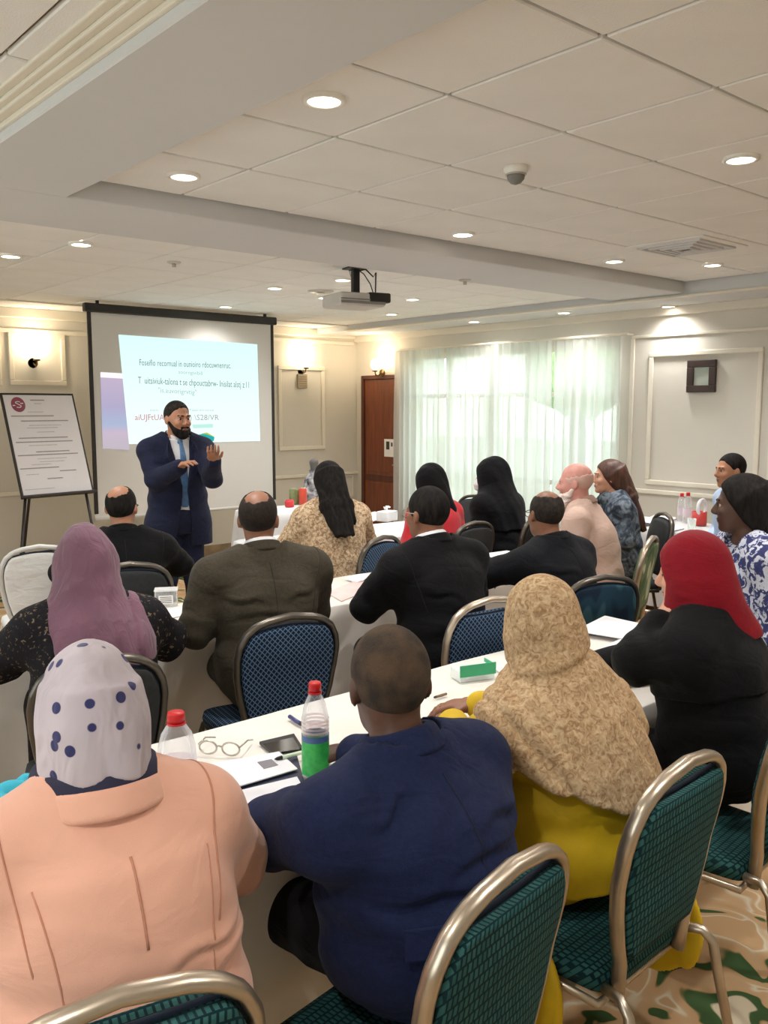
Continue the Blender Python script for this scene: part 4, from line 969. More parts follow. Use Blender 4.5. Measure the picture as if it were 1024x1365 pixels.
    def lips(s, col):
        n_ = 'lips_%d_%d_%d' % col
        sdf_obj('lips', s.H(U([ell((0, .0925, -.061), (.024, .0125, .0055)), ell((0, .0905, -.071), (.020, .0125, .0065))], .004)), .003, mat(n_, srgb(*col), .4), s.root)
    def hairp(s, o=.008, front=.035, low=-.07):
        p = ell((0, -.013, .03), (.077 + o, .0985 + o, .0925 + o)); rg = wrinkle(.004, 120, 7)
        p = inter(p, lambda P: (P[:, 1] - .9 * P[:, 2] - front) * .74 + rg(P), .004)
        return inter(p, lambda P: (low + .5 * (P[:, 1] + .09) - P[:, 2]) * .9 + rg(P), .004)
    def hair(s, m, bald=None, o=.005, front=.035, low=-.075, res=.0045):
        p = s.hairp(o, front, low)
        if bald: bl = ell(*bald); rg = wrinkle(.005, 90, 3); p = sub(p, Pr(lambda P: bl.f(P) + rg(P), bl.lo, bl.hi), .004)
        return sdf_obj('hair', s.H(p), res, m, s.root)
    def upper(s, o=.016, cuff=.015, arms=True, n=2.3, traps=True):
        ps = [(s.torso(o, n), 0)]
        if traps: ps += [(q, .05) for q in s.traps(o)]
        if arms: ps += [(q, .03) for q in s.arms(o, cuff)]
        return U(ps)
    def cut_neck(s, p, up=.03, r=.0):
        """clean opening at the base of the neck, higher behind than in front"""
        nn = s.t * .9 + s.fw * .28; nn = nn / np.linalg.norm(nn); c = s.C7 + s.t * up
        c0 = s.C7 + s.fw * .02
        def fq(P):
            d_ = P - c0; w_ = d_ @ s.t; ax = np.linalg.norm(d_ - w_[:, None] * s.t, axis=1); return np.maximum(np.maximum(float(nn @ c) - P @ nn, ax - .098), np.maximum(-w_ - .12, w_ - .4))
        q = Pr(fq, p.lo, p.hi)
        return sub(p, q, .004)
    def collar(s, m, name='collar', r=.074, tube=.013, up=.035, tilt=24, hgt=.03, open_=0.0, res=.005):
        """upright band around the neck"""
        c = s.C7 + s.t * up + s.fw * .012; R = rotm(0, tilt) 
        def f(P):
            q = (P - c) @ R; d = np.hypot(q[:, 0], q[:, 1] * .92) - r - np.clip(-q[:, 2], -.05, .05) * .35
            dz = np.maximum(np.abs(q[:, 2]) - hgt, 0); v = np.hypot(d, dz) - tube
            if open_: v = np.maximum(v, q[:, 1] - open_)
            return v
        return sdf_obj(name, Pr(f, c - .16, c + .16), res, m, s.root)
    def trousers(s, m, o=.010, hem=.06, extra=None, res=None):
        ps = [(q, .04) for q in s.legs(o)] + [(ell(s.hip + A(0, 0, .02), (.165 * s.b + o, .13 * s.b + o, .095 + o)), .05)]
        if s.standing: ps.append((half(s.torso(.014), (0, 0, 1), s.hz + .08), .03))
        p = half(U(ps), (0, 0, -1), -hem); p = disp(p, wrinkle(.003, 28, 3)); return sdf_obj('trousers', p, res or s.res, m, s.root)
    def shoes(s, m): 
        for k, p in zip((-1, 1), s.feet(.006)): sdf_obj('shoe', half(p, (0, 0, -1), -.003), .008, m, s.root)
def wool(name, c, v=.12): return mat(name, c, .85, var=v, vscale=90, bump=.25, bscale=420, spec=.15, sheen=.04, fold=.35, fscale=7)
def gauss(P, c, w): return np.exp(-((P - c) ** 2).sum(1) / (w * w))
def cloth_g(p, amp=.006, seed=0):
    """creases where a jacket really folds: across the waist, into the armpits, round the elbows"""
    t, C7, hip = p.t, p.C7, p.hip; L = p.L; r = np.random.RandomState(seed); W = r.normal(size=(3, 3)) * 8; ph = r.uniform(0, 6.28, 8)
    def g(P):
        q = P - hip; w_ = q @ t; x = P[:, 0]; wob = np.sin(P @ W[0] + ph[0]) + .7 * np.sin(P @ W[1] + ph[1])
        waist = np.exp(-((w_ - .30 * L) / (.22 * L)) ** 2); v = amp * .75 * waist * np.sin(w_ * 44 + 1.5 * wob + x * 5 + ph[2])
        blade = np.exp(-((w_ - .70 * L) / (.2 * L)) ** 2) * np.clip(np.abs(x) / .2, 0, 1); v = v + amp * .55 * blade * np.sin((w_ * .8 + np.abs(x) * .75) * 38 + 1.2 * wob + ph[3])
        v = v + amp * .35 * np.sin(P @ W[2] * .8 + wob)
        for k in (-1, 1):
            e, s_, wr_ = p.E[k], p.S[k], p.W[k]; d = (e - s_) / np.linalg.norm(e - s_); d2 = (wr_ - e) / np.linalg.norm(wr_ - e)
            m = gauss(P, e, .11); v = v + amp * .8 * m * np.sin((P - e) @ (d - d2) * 50 + .8 * wob + ph[4])
            m = gauss(P, s_ * .6 + e * .4, .10); v = v + amp * .45 * m * np.sin((P - e) @ d * 52 + 1.3 * wob + ph[5])
        return v
    return g
def creased_back(p, lines, depth=.009, wd=.011):
    """single drag lines pressed into the back: (x0, height0, x1, height1) measured on the spine"""
    def g(P):
        q = P - p.hip; h_ = q @ p.t; x = P[:, 0]; bk = np.clip(.5 - (q @ p.fw - h_ * 0) * 14, 0, 1); v = 0
        for x0, h0, x1, h1 in lines:
            dx, dh = x1 - x0, h1 - h0; L2 = dx * dx + dh * dh; t = ((x - x0) * dx + (h_ - h0) * dh) / L2; tc = np.clip(t, 0, 1)
            ex, eh = x - x0 - tc * dx, h_ - h0 - tc * dh + .012 * np.sin(tc * 6.28); sd = (ex * -dh + eh * dx) / math.sqrt(L2) * np.sign(dx); r2 = ex * ex + eh * eh
            tp = np.sin(np.clip(tc, .02, .98) * PI) ** .5
            v = v + tp * (-depth * np.exp(-r2 / wd ** 2) + depth * .75 * np.exp(-((sd - 1.7 * wd) ** 2 + np.maximum(r2 - sd * sd, 0)) / (1.6 * wd) ** 2))
        return v * bk
    return g
def trace(f, o, d, far=.5):
    o = np.array(o, float); d = np.array(d, float); d = d / np.linalg.norm(d); t = 0.0
    for _ in range(60):
        v = float(f((o + d * t)[None])[0])
        if v < .0006: return o + d * t
        t += max(v * .6, .0008)
        if t > far: return None
    return None
def seams(p, u, m, back=True, arm=(-1, 1), r=.0019, lo=.10, hi=.98):
    """stitched lines laid on the cloth: centre back and round each armhole"""
    if back:
        pts = [trace(u.f, p.hip + p.t * (p.L * a) + (p.C7 - p.hip - p.t * p.L) * a - p.fw * .42, p.fw) for a in np.linspace(lo, hi, 26)]; pts = [q for q in pts if q is not None]
        if len(pts) > 3: MB().tube(pts, r, 6).build('back_seam', m, p.root, True)
    for k in arm:
        s_, e = p.S[k], p.E[k]; d = (e - s_) / np.linalg.norm(e - s_); c = s_ + A(-k * .03, 0, -.01); ax = d * .45 + A(k * .9, 0, 0); ax /= np.linalg.norm(ax)
        a1 = np.cross(ax, p.fw); a1 /= np.linalg.norm(a1); a2 = np.cross(ax, a1); pts = []
        for th in np.linspace(-2.1, 2.1, 30):
            dr = -p.fw * math.cos(th) * 1.0 + (a1 if a1 @ p.t > 0 else -a1) * math.sin(th); dr -= ax * (dr @ ax); dr /= np.linalg.norm(dr)
            q = trace(u.f, c + dr * .22, -dr, .2)
            if q is not None and (not pts or np.linalg.norm(q - pts[-1]) < .05): pts.append(q)
        if len(pts) > 4: MB().tube(pts, r, 6).build('armhole_seam', m, p.root, True)
def std_jacket(p, m, o=.018, hem=.483, wr=.006, name='jacket', cuff=.015, seed=1, neck=.03, seam=None, back=True, lines=None):
    u = p.upper(o, cuff); u = disp(u, addg(cloth_g(p, wr, seed), creased_back(p, lines or [])) if lines else cloth_g(p, wr, seed)); u = p.cut_neck(u, neck); u = half(u, (0, 0, -1), -hem)
    if seam: seams(p, u, seam, back)
    return sdf_obj(name, u, p.res, m, p.root)
# ================================================================ the cast
M_shoe = mat('black_leather', srgb(26, 22, 20), .35, var=.1)
W_black = wool('wool_black', srgb(15, 15, 17)); W_char = wool('wool_charcoal', srgb(21, 22, 27)); W_olive = wool('wool_olive', srgb(62, 56, 45)); W_navy = wool('wool_navy', srgb(28, 35, 66)); W_navy2 = wool('wool_dark_navy', srgb(26, 30, 48))
M_ink2 = mat('black_seam', srgb(12, 12, 14), .9)
M_shirt = mat('shirt_white', srgb(230, 230, 234), .8, var=.02)
def dots_mat():
    m = bpy.data.materials.new('scarf_grey_dots'); m.use_nodes = True; nt = m.node_tree; L = nt.links; b = nt.nodes['Principled BSDF']
    co = _n(nt, 'ShaderNodeTexCoord'); vo = _n(nt, 'ShaderNodeTexVoronoi'); vo.inputs['Scale'].default_value = 22.0; vo.inputs['Randomness'].default_value = .75; L.new(co.outputs['Object'], vo.inputs['Vector'])
    nz = _n(nt, 'ShaderNodeTexNoise'); nz.inputs['Scale'].default_value = 5; L.new(co.outputs['Object'], nz.inputs['Vector'])
    base = ramp(nt, nz.outputs['Fac'], [(.35, srgb(180, 168, 176)), (.65, srgb(196, 184, 190))])
    k = ramp(nt, vo.outputs['Distance'], [(.21, (1, 1, 1)), (.24, (0, 0, 0))])
    mx = _n(nt, 'ShaderNodeMix', data_type='RGBA'); L.new(k, mx.inputs['Factor']); L.new(base, mx.inputs['A']); mx.inputs['B'].default_value = (*srgb(38, 40, 92), 1)
    L.new(mx.outputs['Result'], b.inputs['Base Color']); b.inputs['Roughness'].default_value = .8; b.inputs['Sheen Weight'].default_value = .2
    m3 = _n(nt, 'ShaderNodeMapping'); m3.inputs['Scale'].default_value = (2.2, 2.2, .8); m3.inputs['Rotation'].default_value = (0, .35, 0); L.new(co.outputs['Object'], m3.inputs[0])
    n3 = _n(nt, 'ShaderNodeTexNoise'); n3.inputs['Scale'].default_value = 9; n3.inputs['Distortion'].default_value = .6; L.new(m3.outputs[0], n3.inputs['Vector'])
    b3 = _n(nt, 'ShaderNodeBump'); b3.inputs['Strength'].default_value = .45; b3.inputs['Distance'].default_value = .03; L.new(n3.outputs['Fac'], b3.inputs['Height']); L.new(b3.outputs[0], b.inputs['Normal'])
    return m
def patch_mat(name, cols, scale, detail=2, pos=(.42, .5, .58), dist=.0, bump=.2, fold=0.0):
    m = bpy.data.materials.new(name); m.use_nodes = True; nt = m.node_tree; L = nt.links; b = nt.nodes['Principled BSDF']
    co = _n(nt, 'ShaderNodeTexCoord'); nz = _n(nt, 'ShaderNodeTexNoise'); nz.inputs['Scale'].default_value = scale; nz.inputs['Detail'].default_value = detail; nz.inputs['Distortion'].default_value = dist
    L.new(co.outputs['Object'], nz.inputs['Vector']); L.new(ramp(nt, nz.outputs['Fac'], list(zip(pos, cols))), b.inputs['Base Color']); b.inputs['Roughness'].default_value = .85; b.inputs['Specular IOR Level'].default_value = .2
    bp = _n(nt, 'ShaderNodeBump'); bp.inputs['Strength'].default_value = bump; bp.inputs['Distance'].default_value = .004; L.new(nz.outputs['Fac'], bp.inputs['Height']); L.new(bp.outputs[0], b.inputs['Normal'])
    if fold:
        n3 = _n(nt, 'ShaderNodeTexNoise'); n3.inputs['Scale'].default_value = 11; n3.inputs['Distortion'].default_value = .8; L.new(co.outputs['Object'], n3.inputs['Vector'])
        b3 = _n(nt, 'ShaderNodeBump'); b3.inputs['Strength'].default_value = fold; b3.inputs['Distance'].default_value = .03; L.new(n3.outputs['Fac'], b3.inputs['Height']); L.new(bp.outputs[0], b3.inputs['Normal']); L.new(b3.outputs[0], b.inputs['Normal'])
    return m
def wrap_head(p, o=0.0, tail=.12, back=.0):
    """head cloth close round the skull and neck, in the head's frame"""
    q = U([(ell((0, -.012, .022), (.096 + o, .116 + o, .118 + o)), 0), (ell((0, -.025, -.05), (.090 + o, .098 + o, .085)), .04), (cap((0, -.02, -.03), (0, -.03 - back, -.03 - tail), .088 + o, .080 + o), .05)])
    return sub(q, ell((0, .135, -.022), (.066, .085, .095)), .015)
# ---- front row ----------------------------------------------------------------
# woman in peach jacket
hp = atD(116, 862, 1.60)
p = Human(hp, 8, lean=13, sw=.178, bulk=1.08, hs=.96, yaw=10, pitch=4, name='person', label='woman in a peach jacket and grey polka-dot headscarf, seen from behind', res=.008, skin='brown', group='back row audience', arm=1.08, belly=1.1,
          armR=(A(.26, .14, .83), A(.03, .30, .84)))
p.body(face=False)
M_peach = mat('peach_crepe', srgb(226, 170, 146), .8, var=.03, vscale=5, bump=.2, bscale=600, sheen=.35, fold=.3, fscale=6, spec=.2)
bx_ = loft(p.hip - p.t * .10, p.C7 - p.t * .10, [(0, .205, .175), (.15, .21, .172), (.3, .202, .162), (p.L, .18, .14)], X1, p.fw, 2.6); u = U([(p.upper(.022, .012), 0), (bx_, .05)]); u = disp(u, addg(cloth_g(p, .005, 5), creased_back(p, [(.23, .17, -.20, .05), (.20, .20, .04, .16), (-.24, .16, -.08, .11)], .008, .008))); u = p.cut_neck(u, .012); u = half(u, (0, 0, -1), -.490)
jk = sdf_obj('jacket', u, .008, M_peach, p.root)
M_pseam = mat('peach_seam', srgb(190, 132, 108), .9); seams(p, u, M_pseam, False)
for k in (-1, 1):
    pts = [trace(u.f, p.hip + p.t * a + A(k * (.115 + .05 * (a / p.L) ** 2), 0, 0) - p.fw * .42, p.fw) for a in np.linspace(.0, p.L * .8, 20)]
    MB().tube([q for q in pts if q is not None], .0017, 6).build('princess_seam', M_pseam, p.root, True)
p.collar(M_peach, 'jacket_collar', r=.112, tube=.012, up=.028, tilt=10, hgt=.016)
pts = [trace(u.f, p.hip + p.t * a + A(.006 + .02 * (.36 - a), 0, 0) - p.fw * .42, p.fw) for a in np.linspace(.22, .36, 9)]
MB().tube([q for q in pts if q is not None], .0024, 6).build('back_pleat', M_pseam, p.root, True)
hl = loft(p.hc + A(0, -.02, .05), p.C7 + p.t * .0, [(0, .08, .09), (.06, .095, .107), (.13, .096, .105), (.19, .093, .099), (.26, .098, .098)], X1, A(0, 1, 0), 2.2); hj = U([(p.H(wrap_head(p, -.006, .10, .0)), 0), (hl, .03)]); hj = sub(hj, p.H(ell((0, .15, -.03), (.07, .09, .11))), .01); hj = half(hj, tuple(-p.t), float(-p.t @ (p.C7 + p.t * .052)))
hj = disp(hj, addg(creases(.007, 74, (.8, -.25, .42), 8, .9, mask=lambda P: np.clip((p.hc[2] + .07 - P[:, 2]) * 8, .05, 1)), wrinkle(.003, 22, 3)), .01); sdf_obj('headscarf', hj, .006, dots_mat(), p.root)
bn = infl(hl, .006); bn = half(half(bn, tuple(p.t), float(p.t @ (p.C7 + p.t * .070))), tuple(-p.t), float(-p.t @ (p.C7 + p.t * .02))); p.collar(mat('scarf_navy_band', srgb(34, 32, 58), .8), 'scarf_band', r=.103, tube=.011, up=.062, tilt=6, hgt=.008)
p.trousers(mat('peach_trousers', srgb(222, 168, 142), .8, var=.04), .012)
p.shoes(M_shoe)
# man in navy jacket
hp = atD(519, 838, 1.9)
eL = atZ(374, 1104, .836); wL = atZ(532, 1026, .82)
p = Human(hp, -4, lean=9, sw=.208, bulk=1.16, hs=1.02, yaw=28, pitch=6, label='man in a navy jacket with cropped hair and one elbow on the table', res=.008, skin='dark', group='back row audience', arm=1.18, belly=1.08,
          armL=(('W', *eL), ('W', *wL)), armR=(A(.25, .22, .85), A(.22, .46, .82)))
p.body(face=True)
u = p.upper(.02, .012); u = disp(u, addg(cloth_g(p, .010, 11), creased_back(p, [(.23, .21, -.10, .18), (.23, .165, -.16, .13), (.22, .12, -.04, .10), (.21, .25, .03, .24), (-.22, .17, -.05, .14), (.05, .05, .01, .16), (-.2, .30, -.08, .34)], .010, .011))); u = p.cut_neck(u, .03); u = half(u, (0, 0, -1), -.483); seams(p, u, mat('navy_seam', srgb(20, 24, 46), .9))
sdf_obj('jacket', u, .008, W_navy, p.root)
p.collar(W_navy, r=.078, tube=.012, up=.045, tilt=20, hgt=.018)
p.trousers(W_black, .012); p.shoes(M_shoe)
p.hair(mat('hair_cropped_greying', srgb(86, 66, 48), .9, col2=srgb(46, 36, 28), vscale=18, bump=1.0, bscale=300), o=.006, front=.03, low=-.078)
fl = MB().box(-.075, .075, -.004, .004, -.03, .03, .004, 2); fo = fl.build('pocket_flap', W_navy, p.root); fo.location = p.hip + A(-.13, -.165, .115); fo.rotation_euler = (-.25, 0, math.radians(-32))
# woman in yellow with tan headscarf
hp = atD(722, 775, 2.35)
p = Human(hp, 6, lean=15, sw=.158, bulk=.98, arm=.92, hs=.97, yaw=14, pitch=4, label='woman in a yellow dress under a tan patterned headscarf', res=.008, skin='brown', group='back row audience',
          armL=(A(-.235, .18, .845), A(-.08, .42, .82)), armR=(A(.235, .26, .845), A(.08, .50, .82)))
p.body(face=False)
M_yel = mat('yellow_cotton', srgb(206, 170, 14), .75, var=.07, vscale=7, bump=.1, bscale=300)
u = p.upper(.018, .012); u = disp(u, addg(cloth_g(p, .010, 21), creased_back(p, [(.2, .12, -.16, .16), (.2, .07, -.1, .10), (-.2, .22, .05, .12)], .010, .011))); u = p.cut_neck(u, .0); u = half(u, (0, 0, -1), -.483)
sdf_obj('dress_top', u, .008, M_yel, p.root)
sk = U([(q, .06) for q in p.legs(.03)] + [(cap((-.12, .46, .52), (-.16, .50, .04), .08, .12), .10), (cap((.12, .46, .52), (.18, .46, .04), .08, .13), .10), (cap((0, .48, .52), (0, .50, .04), .08, .12), .10), (ell((.262, .0, .36), (.024, .20, .20)), .03), (ell((-.262, .0, .36), (.024, .20, .20)), .03), (cap((.10, .08, .585), (.255, .04, .53), .05, .028), .05), (cap((-.10, .08, .585), (-.255, .04, .53), .05, .028), .05), (cap((.12, .30, .55), (.275, .16, .50), .05, .03), .05), (cap((-.12, .30, .55), (-.275, .16, .50), .05, .03), .05), (cap((.20, .40, .52), (.28, .26, .06), .04, .09), .06), (cap((-.20, .40, .52), (-.28, .26, .06), .04, .09), .06)])
sk = half(disp(sk, folds(.010, 55, (.9, .4, 0), 3, .7, mask=lambda P: np.clip((.6 - P[:, 2]) * 2, 0, 1))), (0, 0, -1), -.03); sdf_obj('skirt', sk, .010, M_yel, p.root)
p.shoes(M_shoe)
M_tan = patch_mat('scarf_tan_lace', [srgb(150, 118, 86), srgb(178, 146, 110), srgb(188, 158, 122), srgb(204, 178, 142)], 58, 5, (.36, .46, .54, .66), 1.6, .05, fold=.25)
sh_ = U([(loft(p.C7 + p.t * .07, p.C7 - p.t * .34, [(0, .09, .09), (.07, .15, .12), (.13, .222, .155, -.004), (.19, .248, .172, -.008), (.30, .256, .186, -.012), (.41, .262, .19, -.012)], X1, p.fw, 2.2), 0), (p.torso(.038, 2.2), .03)] + [(q, .06) for q in p.traps(.042)])
hn = A(-.40, .10, -1.0); hn /= np.linalg.norm(hn)
hc_ = p.C7 + A(0, 0, -.225); sh_ = half(sh_, tuple(hn), float(hn @ hc_), .006)
hd = p.H(wrap_head(p, .004, .12, .01)); hj = U([(sh_, 0), (hd, .035), (cap(p.hc + A(0, -.03, -.06), p.C7 + A(0, -.02, -.04), .094, .125), .05)])
hj = sub(hj, p.H(ell((0, .14, -.03), (.07, .09, .10))), .01)
hj = disp(hj, addg(creases(.0085, 105, (.80, -.2, .56), 14, .35, mask=lambda P: np.clip((p.hc[2] + .06 - P[:, 2]) * 7, .12, 1)), wrinkle(.002, 30, 9), lambda P: -.016 * np.exp(-((P[:, 2] - (p.C7[2] + .085 + .25 * P[:, 0])) / .016) ** 2))); sdf_obj('headscarf', hj, .007, M_tan, p.root)
# woman in red headscarf
hp = atD(925, 716, 2.85)
cn = atD(880, 800, 2.80)
p = Human(hp, -12, lean=9, sw=.19, bulk=1.08, hs=.97, yaw=-10, pitch=8, label='woman in black with a red headscarf, chin resting on her hand', res=.008, skin='light', group='back row audience', arm=1.1,
          armL=(('W', *atD(852, 880, 2.78)), ('W', *atD(880, 828, 2.86))), armR=(A(.30, .30, .845), A(.02, .46, .82)), palmL=(.8, -.5, 0))
p.body(face=True); p.eyes(); p.lips((170, 100, 92))
std_jacket(p, W_black, .022, name='abaya', seed=31, neck=.0)
sk = half(disp(U([(q, .06) for q in p.legs(.018)] + [(cap((0, .44, .5), (0, .44, .05), .13, .16), .1)]), folds(.008, 50, (.9, .4, 0), 3)), (0, 0, -1), -.03); sdf_obj('skirt', sk, .012, W_black, p.root)
M_red = mat('scarf_red', srgb(132, 10, 28), .75, var=.06, vscale=12, bump=.1, bscale=400, sheen=.08, spec=.2, fold=.3, fscale=9)
cp_ = U([(p.torso(.036), 0)] + [(q, .05) for q in p.traps(.034)]); cp_ = half(cp_, tuple(-p.t), float(-p.t @ (p.C7 - p.t * .20)))
sdf_obj('cape_collar', p.cut_neck(disp(cp_, wrinkle(.003, 20, 6)), .0), .009, W_black, p.root)
hd = p.H(wrap_head(p, .004, .13, .03)); hj = U([(hd, 0), (cap(p.hc + A(0, -.05, -.07), p.C7 + A(.06, -.075, -.035), .085, .085), .05), (cap(p.hc + A(0, .0, -.1), p.C7 + A(-.03, .06, -.01), .08, .07), .04)])
hj = sub(hj, p.H(ell((0, .14, -.025), (.063, .09, .088))), .01); hn = -p.t; hj = half(hj, tuple(hn), float(hn @ (p.C7 - p.t * .055)))
sdf_obj('headscarf', disp(hj, creases(.006, 80, (.7, .3, .6), 4, .8, mask=lambda P: np.clip((p.hc[2] + .05 - P[:, 2]) * 7, .1, 1))), .006, M_red, p.root); p.shoes(M_shoe)
# ---- second row ------------------------------------------------------------------
hp = atD(112, 706, 3.2)
p = Human(hp, 12, lean=13, sw=.185, bulk=1.12, hs=1.0, yaw=4, pitch=4, label='woman in a purple headscarf and dark flecked dress', res=.010, skin='brown', group='second row audience', arm=1.15)
p.body(face=False)
M_fleck = patch_mat('dress_black_fleck', [srgb(22, 20, 24), srgb(26, 24, 28), srgb(120, 104, 84)], 70, 3, (.4, .6, .68), .6)
std_jacket(p, M_fleck, .02, name='dress_top', seed=41, neck=.0)
sk = half(disp(U([(q, .06) for q in p.legs(.018)] + [(cap((0, .42, .5), (0, .44, .05), .13, .16), .1)]), folds(.008, 50, (.9, .4, 0), 3)), (0, 0, -1), -.03); sdf_obj('skirt', sk, .014, M_fleck, p.root)
M_pur = mat('scarf_mauve', srgb(112, 74, 92), .8, var=.07, vscale=8, bump=.3, bscale=260, sheen=.2, fold=.4, fscale=10, fstretch=(2, 2, .8))
sh_ = U([(p.torso(.040), 0), (cap(p.C7 + A(-.04, 0, 0), p.S[-1] * .75 + p.C7 * .25, .09, .085), .05), (cap(p.C7 + A(.04, 0, 0), p.S[1] * .8 + p.C7 * .2, .09, .088), .05)]); sh_ = inter(sh_, lambda P: np.abs(P[:, 0] - .03) - .185 + .3 * np.clip(p.C7[2] - .1 - P[:, 2], 0, .2), .01); hn = A(.2, .0, -1.0); hn /= np.linalg.norm(hn); sh_ = half(sh_, tuple(hn), float(hn @ (p.C7 + A(0, 0, -.20))), .006)
hj = U([(sh_, 0), (p.H(wrap_head(p, .006, .12, .02)), .05), (cap(p.hc + A(0, -.03, -.05), p.C7 + A(0, -.03, -.05), .10, .14), .06)])
hj = sub(hj, p.H(ell((0, .14, -.03), (.07, .09, .10))), .01)
sdf_obj('headscarf', disp(hj, addg(creases(.011, 110, (.88, -.3, .22), 18, .55, mask=lambda P: np.clip((p.hc[2] + .06 - P[:, 2]) * 6, .1, 1)), wrinkle(.004, 26, 4))), .008, M_pur, p.root); p.shoes(M_shoe)
# man in olive suit
BALD = ((0, -.005, .114), (.060, .088, .056))
hp = atD(344, 655, 3.75)
p = Human(hp, 16, lean=9, sw=.215, bulk=1.12, yaw=26, pitch=2, label='balding man in an olive suit with a white collar, seen from behind', res=.010, skin='brown', group='second row audience', arm=1.12,
          armL=(('W', *atD(262, 838, 3.62)), ('W', *atD(290, 790, 3.95))), armR=(A(.255, .16, .845), A(.08, .40, .82)))
p.body(face=True); std_jacket(p, W_olive, .02, seed=51, wr=.007, neck=.032, seam=mat('olive_seam', srgb(44, 40, 34), .9), lines=[(.22, .26, -.18, .25), (.2, .15, -.1, .17), (-.2, .34, -.04, .30), (.2, .36, .05, .30)])
p.collar(W_olive, r=.078, tube=.011, up=.045, tilt=20, hgt=.014); p.collar(M_shirt, 'shirt_collar', r=.067, tube=.007, up=.062, tilt=20, hgt=.016)
p.trousers(W_olive, .012); p.shoes(M_shoe); p.hair(H_dark, ((0, -.048, .110), (.050, .066, .046)))
# man in black suit, white collar, glasses
hp = atD(570, 650, 4.0)
p = Human(hp, 2, lean=10, sw=.215, bulk=1.12, yaw=-4, pitch=2, label='man in a black suit with a white shirt collar and short dark hair', res=.010, skin='brown', group='second row audience', arm=1.12,
          armL=(('W', *atD(490, 808, 3.98)), ('W', *atD(510, 770, 4.35))))
p.body(face=True); p.eyes(); std_jacket(p, W_black, .02, seed=61, wr=.008, neck=.032, seam=M_ink2, lines=[(.2, .24, -.1, .20), (-.2, .32, -.03, .26), (.2, .14, -.05, .12)])
p.collar(W_black, r=.078, tube=.011, up=.045, tilt=20, hgt=.014); p.collar(M_shirt, 'shirt_collar', r=.067, tube=.007, up=.062, tilt=20, hgt=.016)
p.trousers(W_black, .012); p.shoes(M_shoe); p.hair(H_black, None, o=.007)
def glasses(p, m):
    mb = MB()
    def hp_(x, y, z): return tuple(p.hc + p.R @ (A(x, y, z) * p.hs))
    for k in (-1, 1):
        mb.tube([hp_(k * .034 + .024 * math.cos(a), .108 - abs(math.cos(a)) * .002, .0 + .018 * math.sin(a)) for a in [2 * PI * q / 16 for q in range(16)]], .0022, 6, close=True)
        mb.tube([hp_(k * .058, .105, .006), hp_(k * .078, .06, .008), hp_(k * .086, .0, .008), hp_(k * .085, -.02, -.004)], .0022, 6)
    mb.tube([hp_(-.011, .110, .004), hp_(0, .114, .006), hp_(.011, .110, .004)], .002, 6)
    mb.build('glasses', m, p.root, True)
glasses(p, M_steel)
# man in dark suit, bald crown, glasses
hp = atD(728, 655, 4.5)
p = Human(hp, -2, lean=10, sw=.215, bulk=1.12, yaw=22, pitch=4, roll=4, label='man in a charcoal suit with a bald crown, leaning on the table', res=.010, skin='brown', group='second row audience', arm=1.12,
          armL=(('W', *atD(650, 765, 4.45)), ('W', *atD(640, 745, 4.75))))
p.body(face=True); p.eyes(); std_jacket(p, W_char, .02, seed=71, wr=.008, neck=.032, seam=M_ink2, lines=[(.2, .24, -.1, .20), (-.2, .32, -.03, .26), (.2, .14, -.05, .12)]); p.collar(W_char, r=.078, tube=.011, up=.045, tilt=20, hgt=.014)
p.trousers(W_black, .012); p.shoes(M_shoe); p.hair(H_grey, BALD); glasses(p, M_dark)
# ---- third row --------------------------------------------------------------------
hp = atD(161, 648, 4.85)
p = Human(hp, 20, lean=9, sw=.205, bulk=1.08, yaw=20, pitch=0, label='man in a black jacket with a bald crown beside the flip chart', res=.011, skin='tan', group='front row audience')
p.body(face=True); std_jacket(p, W_black, .02, seed=81, neck=.03, seam=M_ink2); p.collar(W_black, r=.076, tube=.011, up=.045, tilt=20, hgt=.014); p.trousers(W_black, .012); p.shoes(M_shoe)
p.hair(H_black, ((-.012, -.045, .108), (.060, .074, .055))); glasses(p, M_dark)
# woman in beige
hp = atD(437, 617, 5.6)
p = Human(hp, 14, lean=8, sw=.18, bulk=1.05, yaw=4, pitch=4, label='woman in a beige woven top with straight black shoulder-length hair', res=.011, skin='brown', group='front row audience')
p.body(face=False)
M_beige = patch_mat('beige_boucle', [srgb(150, 120, 92), srgb(196, 166, 132), srgb(222, 200, 170)], 60, 4, (.38, .5, .62), .8, .6)
std_jacket(p, M_beige, .024, name='top', seed=91, neck=.01); p.trousers(W_black, .012); p.shoes(M_shoe)
def long_hair(p, m, drop=.30, wid=.095, back=.09, o=.012, cut=.05, res=.007, seed=3):
    q = U([(ell((0, -.016, .028), (.080 + o, .104 + o, .096 + o)), 0), (loft((0, -.03, .04), (0, -.165, -.17), [(0, .086, .085), (.10, .096, .075), (.25, wid, .045)], X1, A(0, 1, 0), 2.2), .03), (loft((0, -.155, -.14), (0, -back, -drop), [(0, wid, .045), ((drop - .14) * .7, wid * .95, .034), (drop - .13, wid * .6, .018)], X1, A(0, 1, 0), 2.2), .03)])
    q = inter(q, lambda P: (P[:, 1] - .55 * np.maximum(P[:, 2], -.06) - cut) * .85, .01)
    q = sub(q, ell((0, .13, -.05), (.07, .13, .12)), .015)
    q = disp(q, folds(.004, 110, (1, .35, .06), seed, .5, mask=lambda P: np.clip((.08 - P[:, 2]) * 6, .1, 1)), .01)
    return sdf_obj('hair', p.H(q), res, m, p.root)
long_hair(p, H_black, .33, .10, .27)
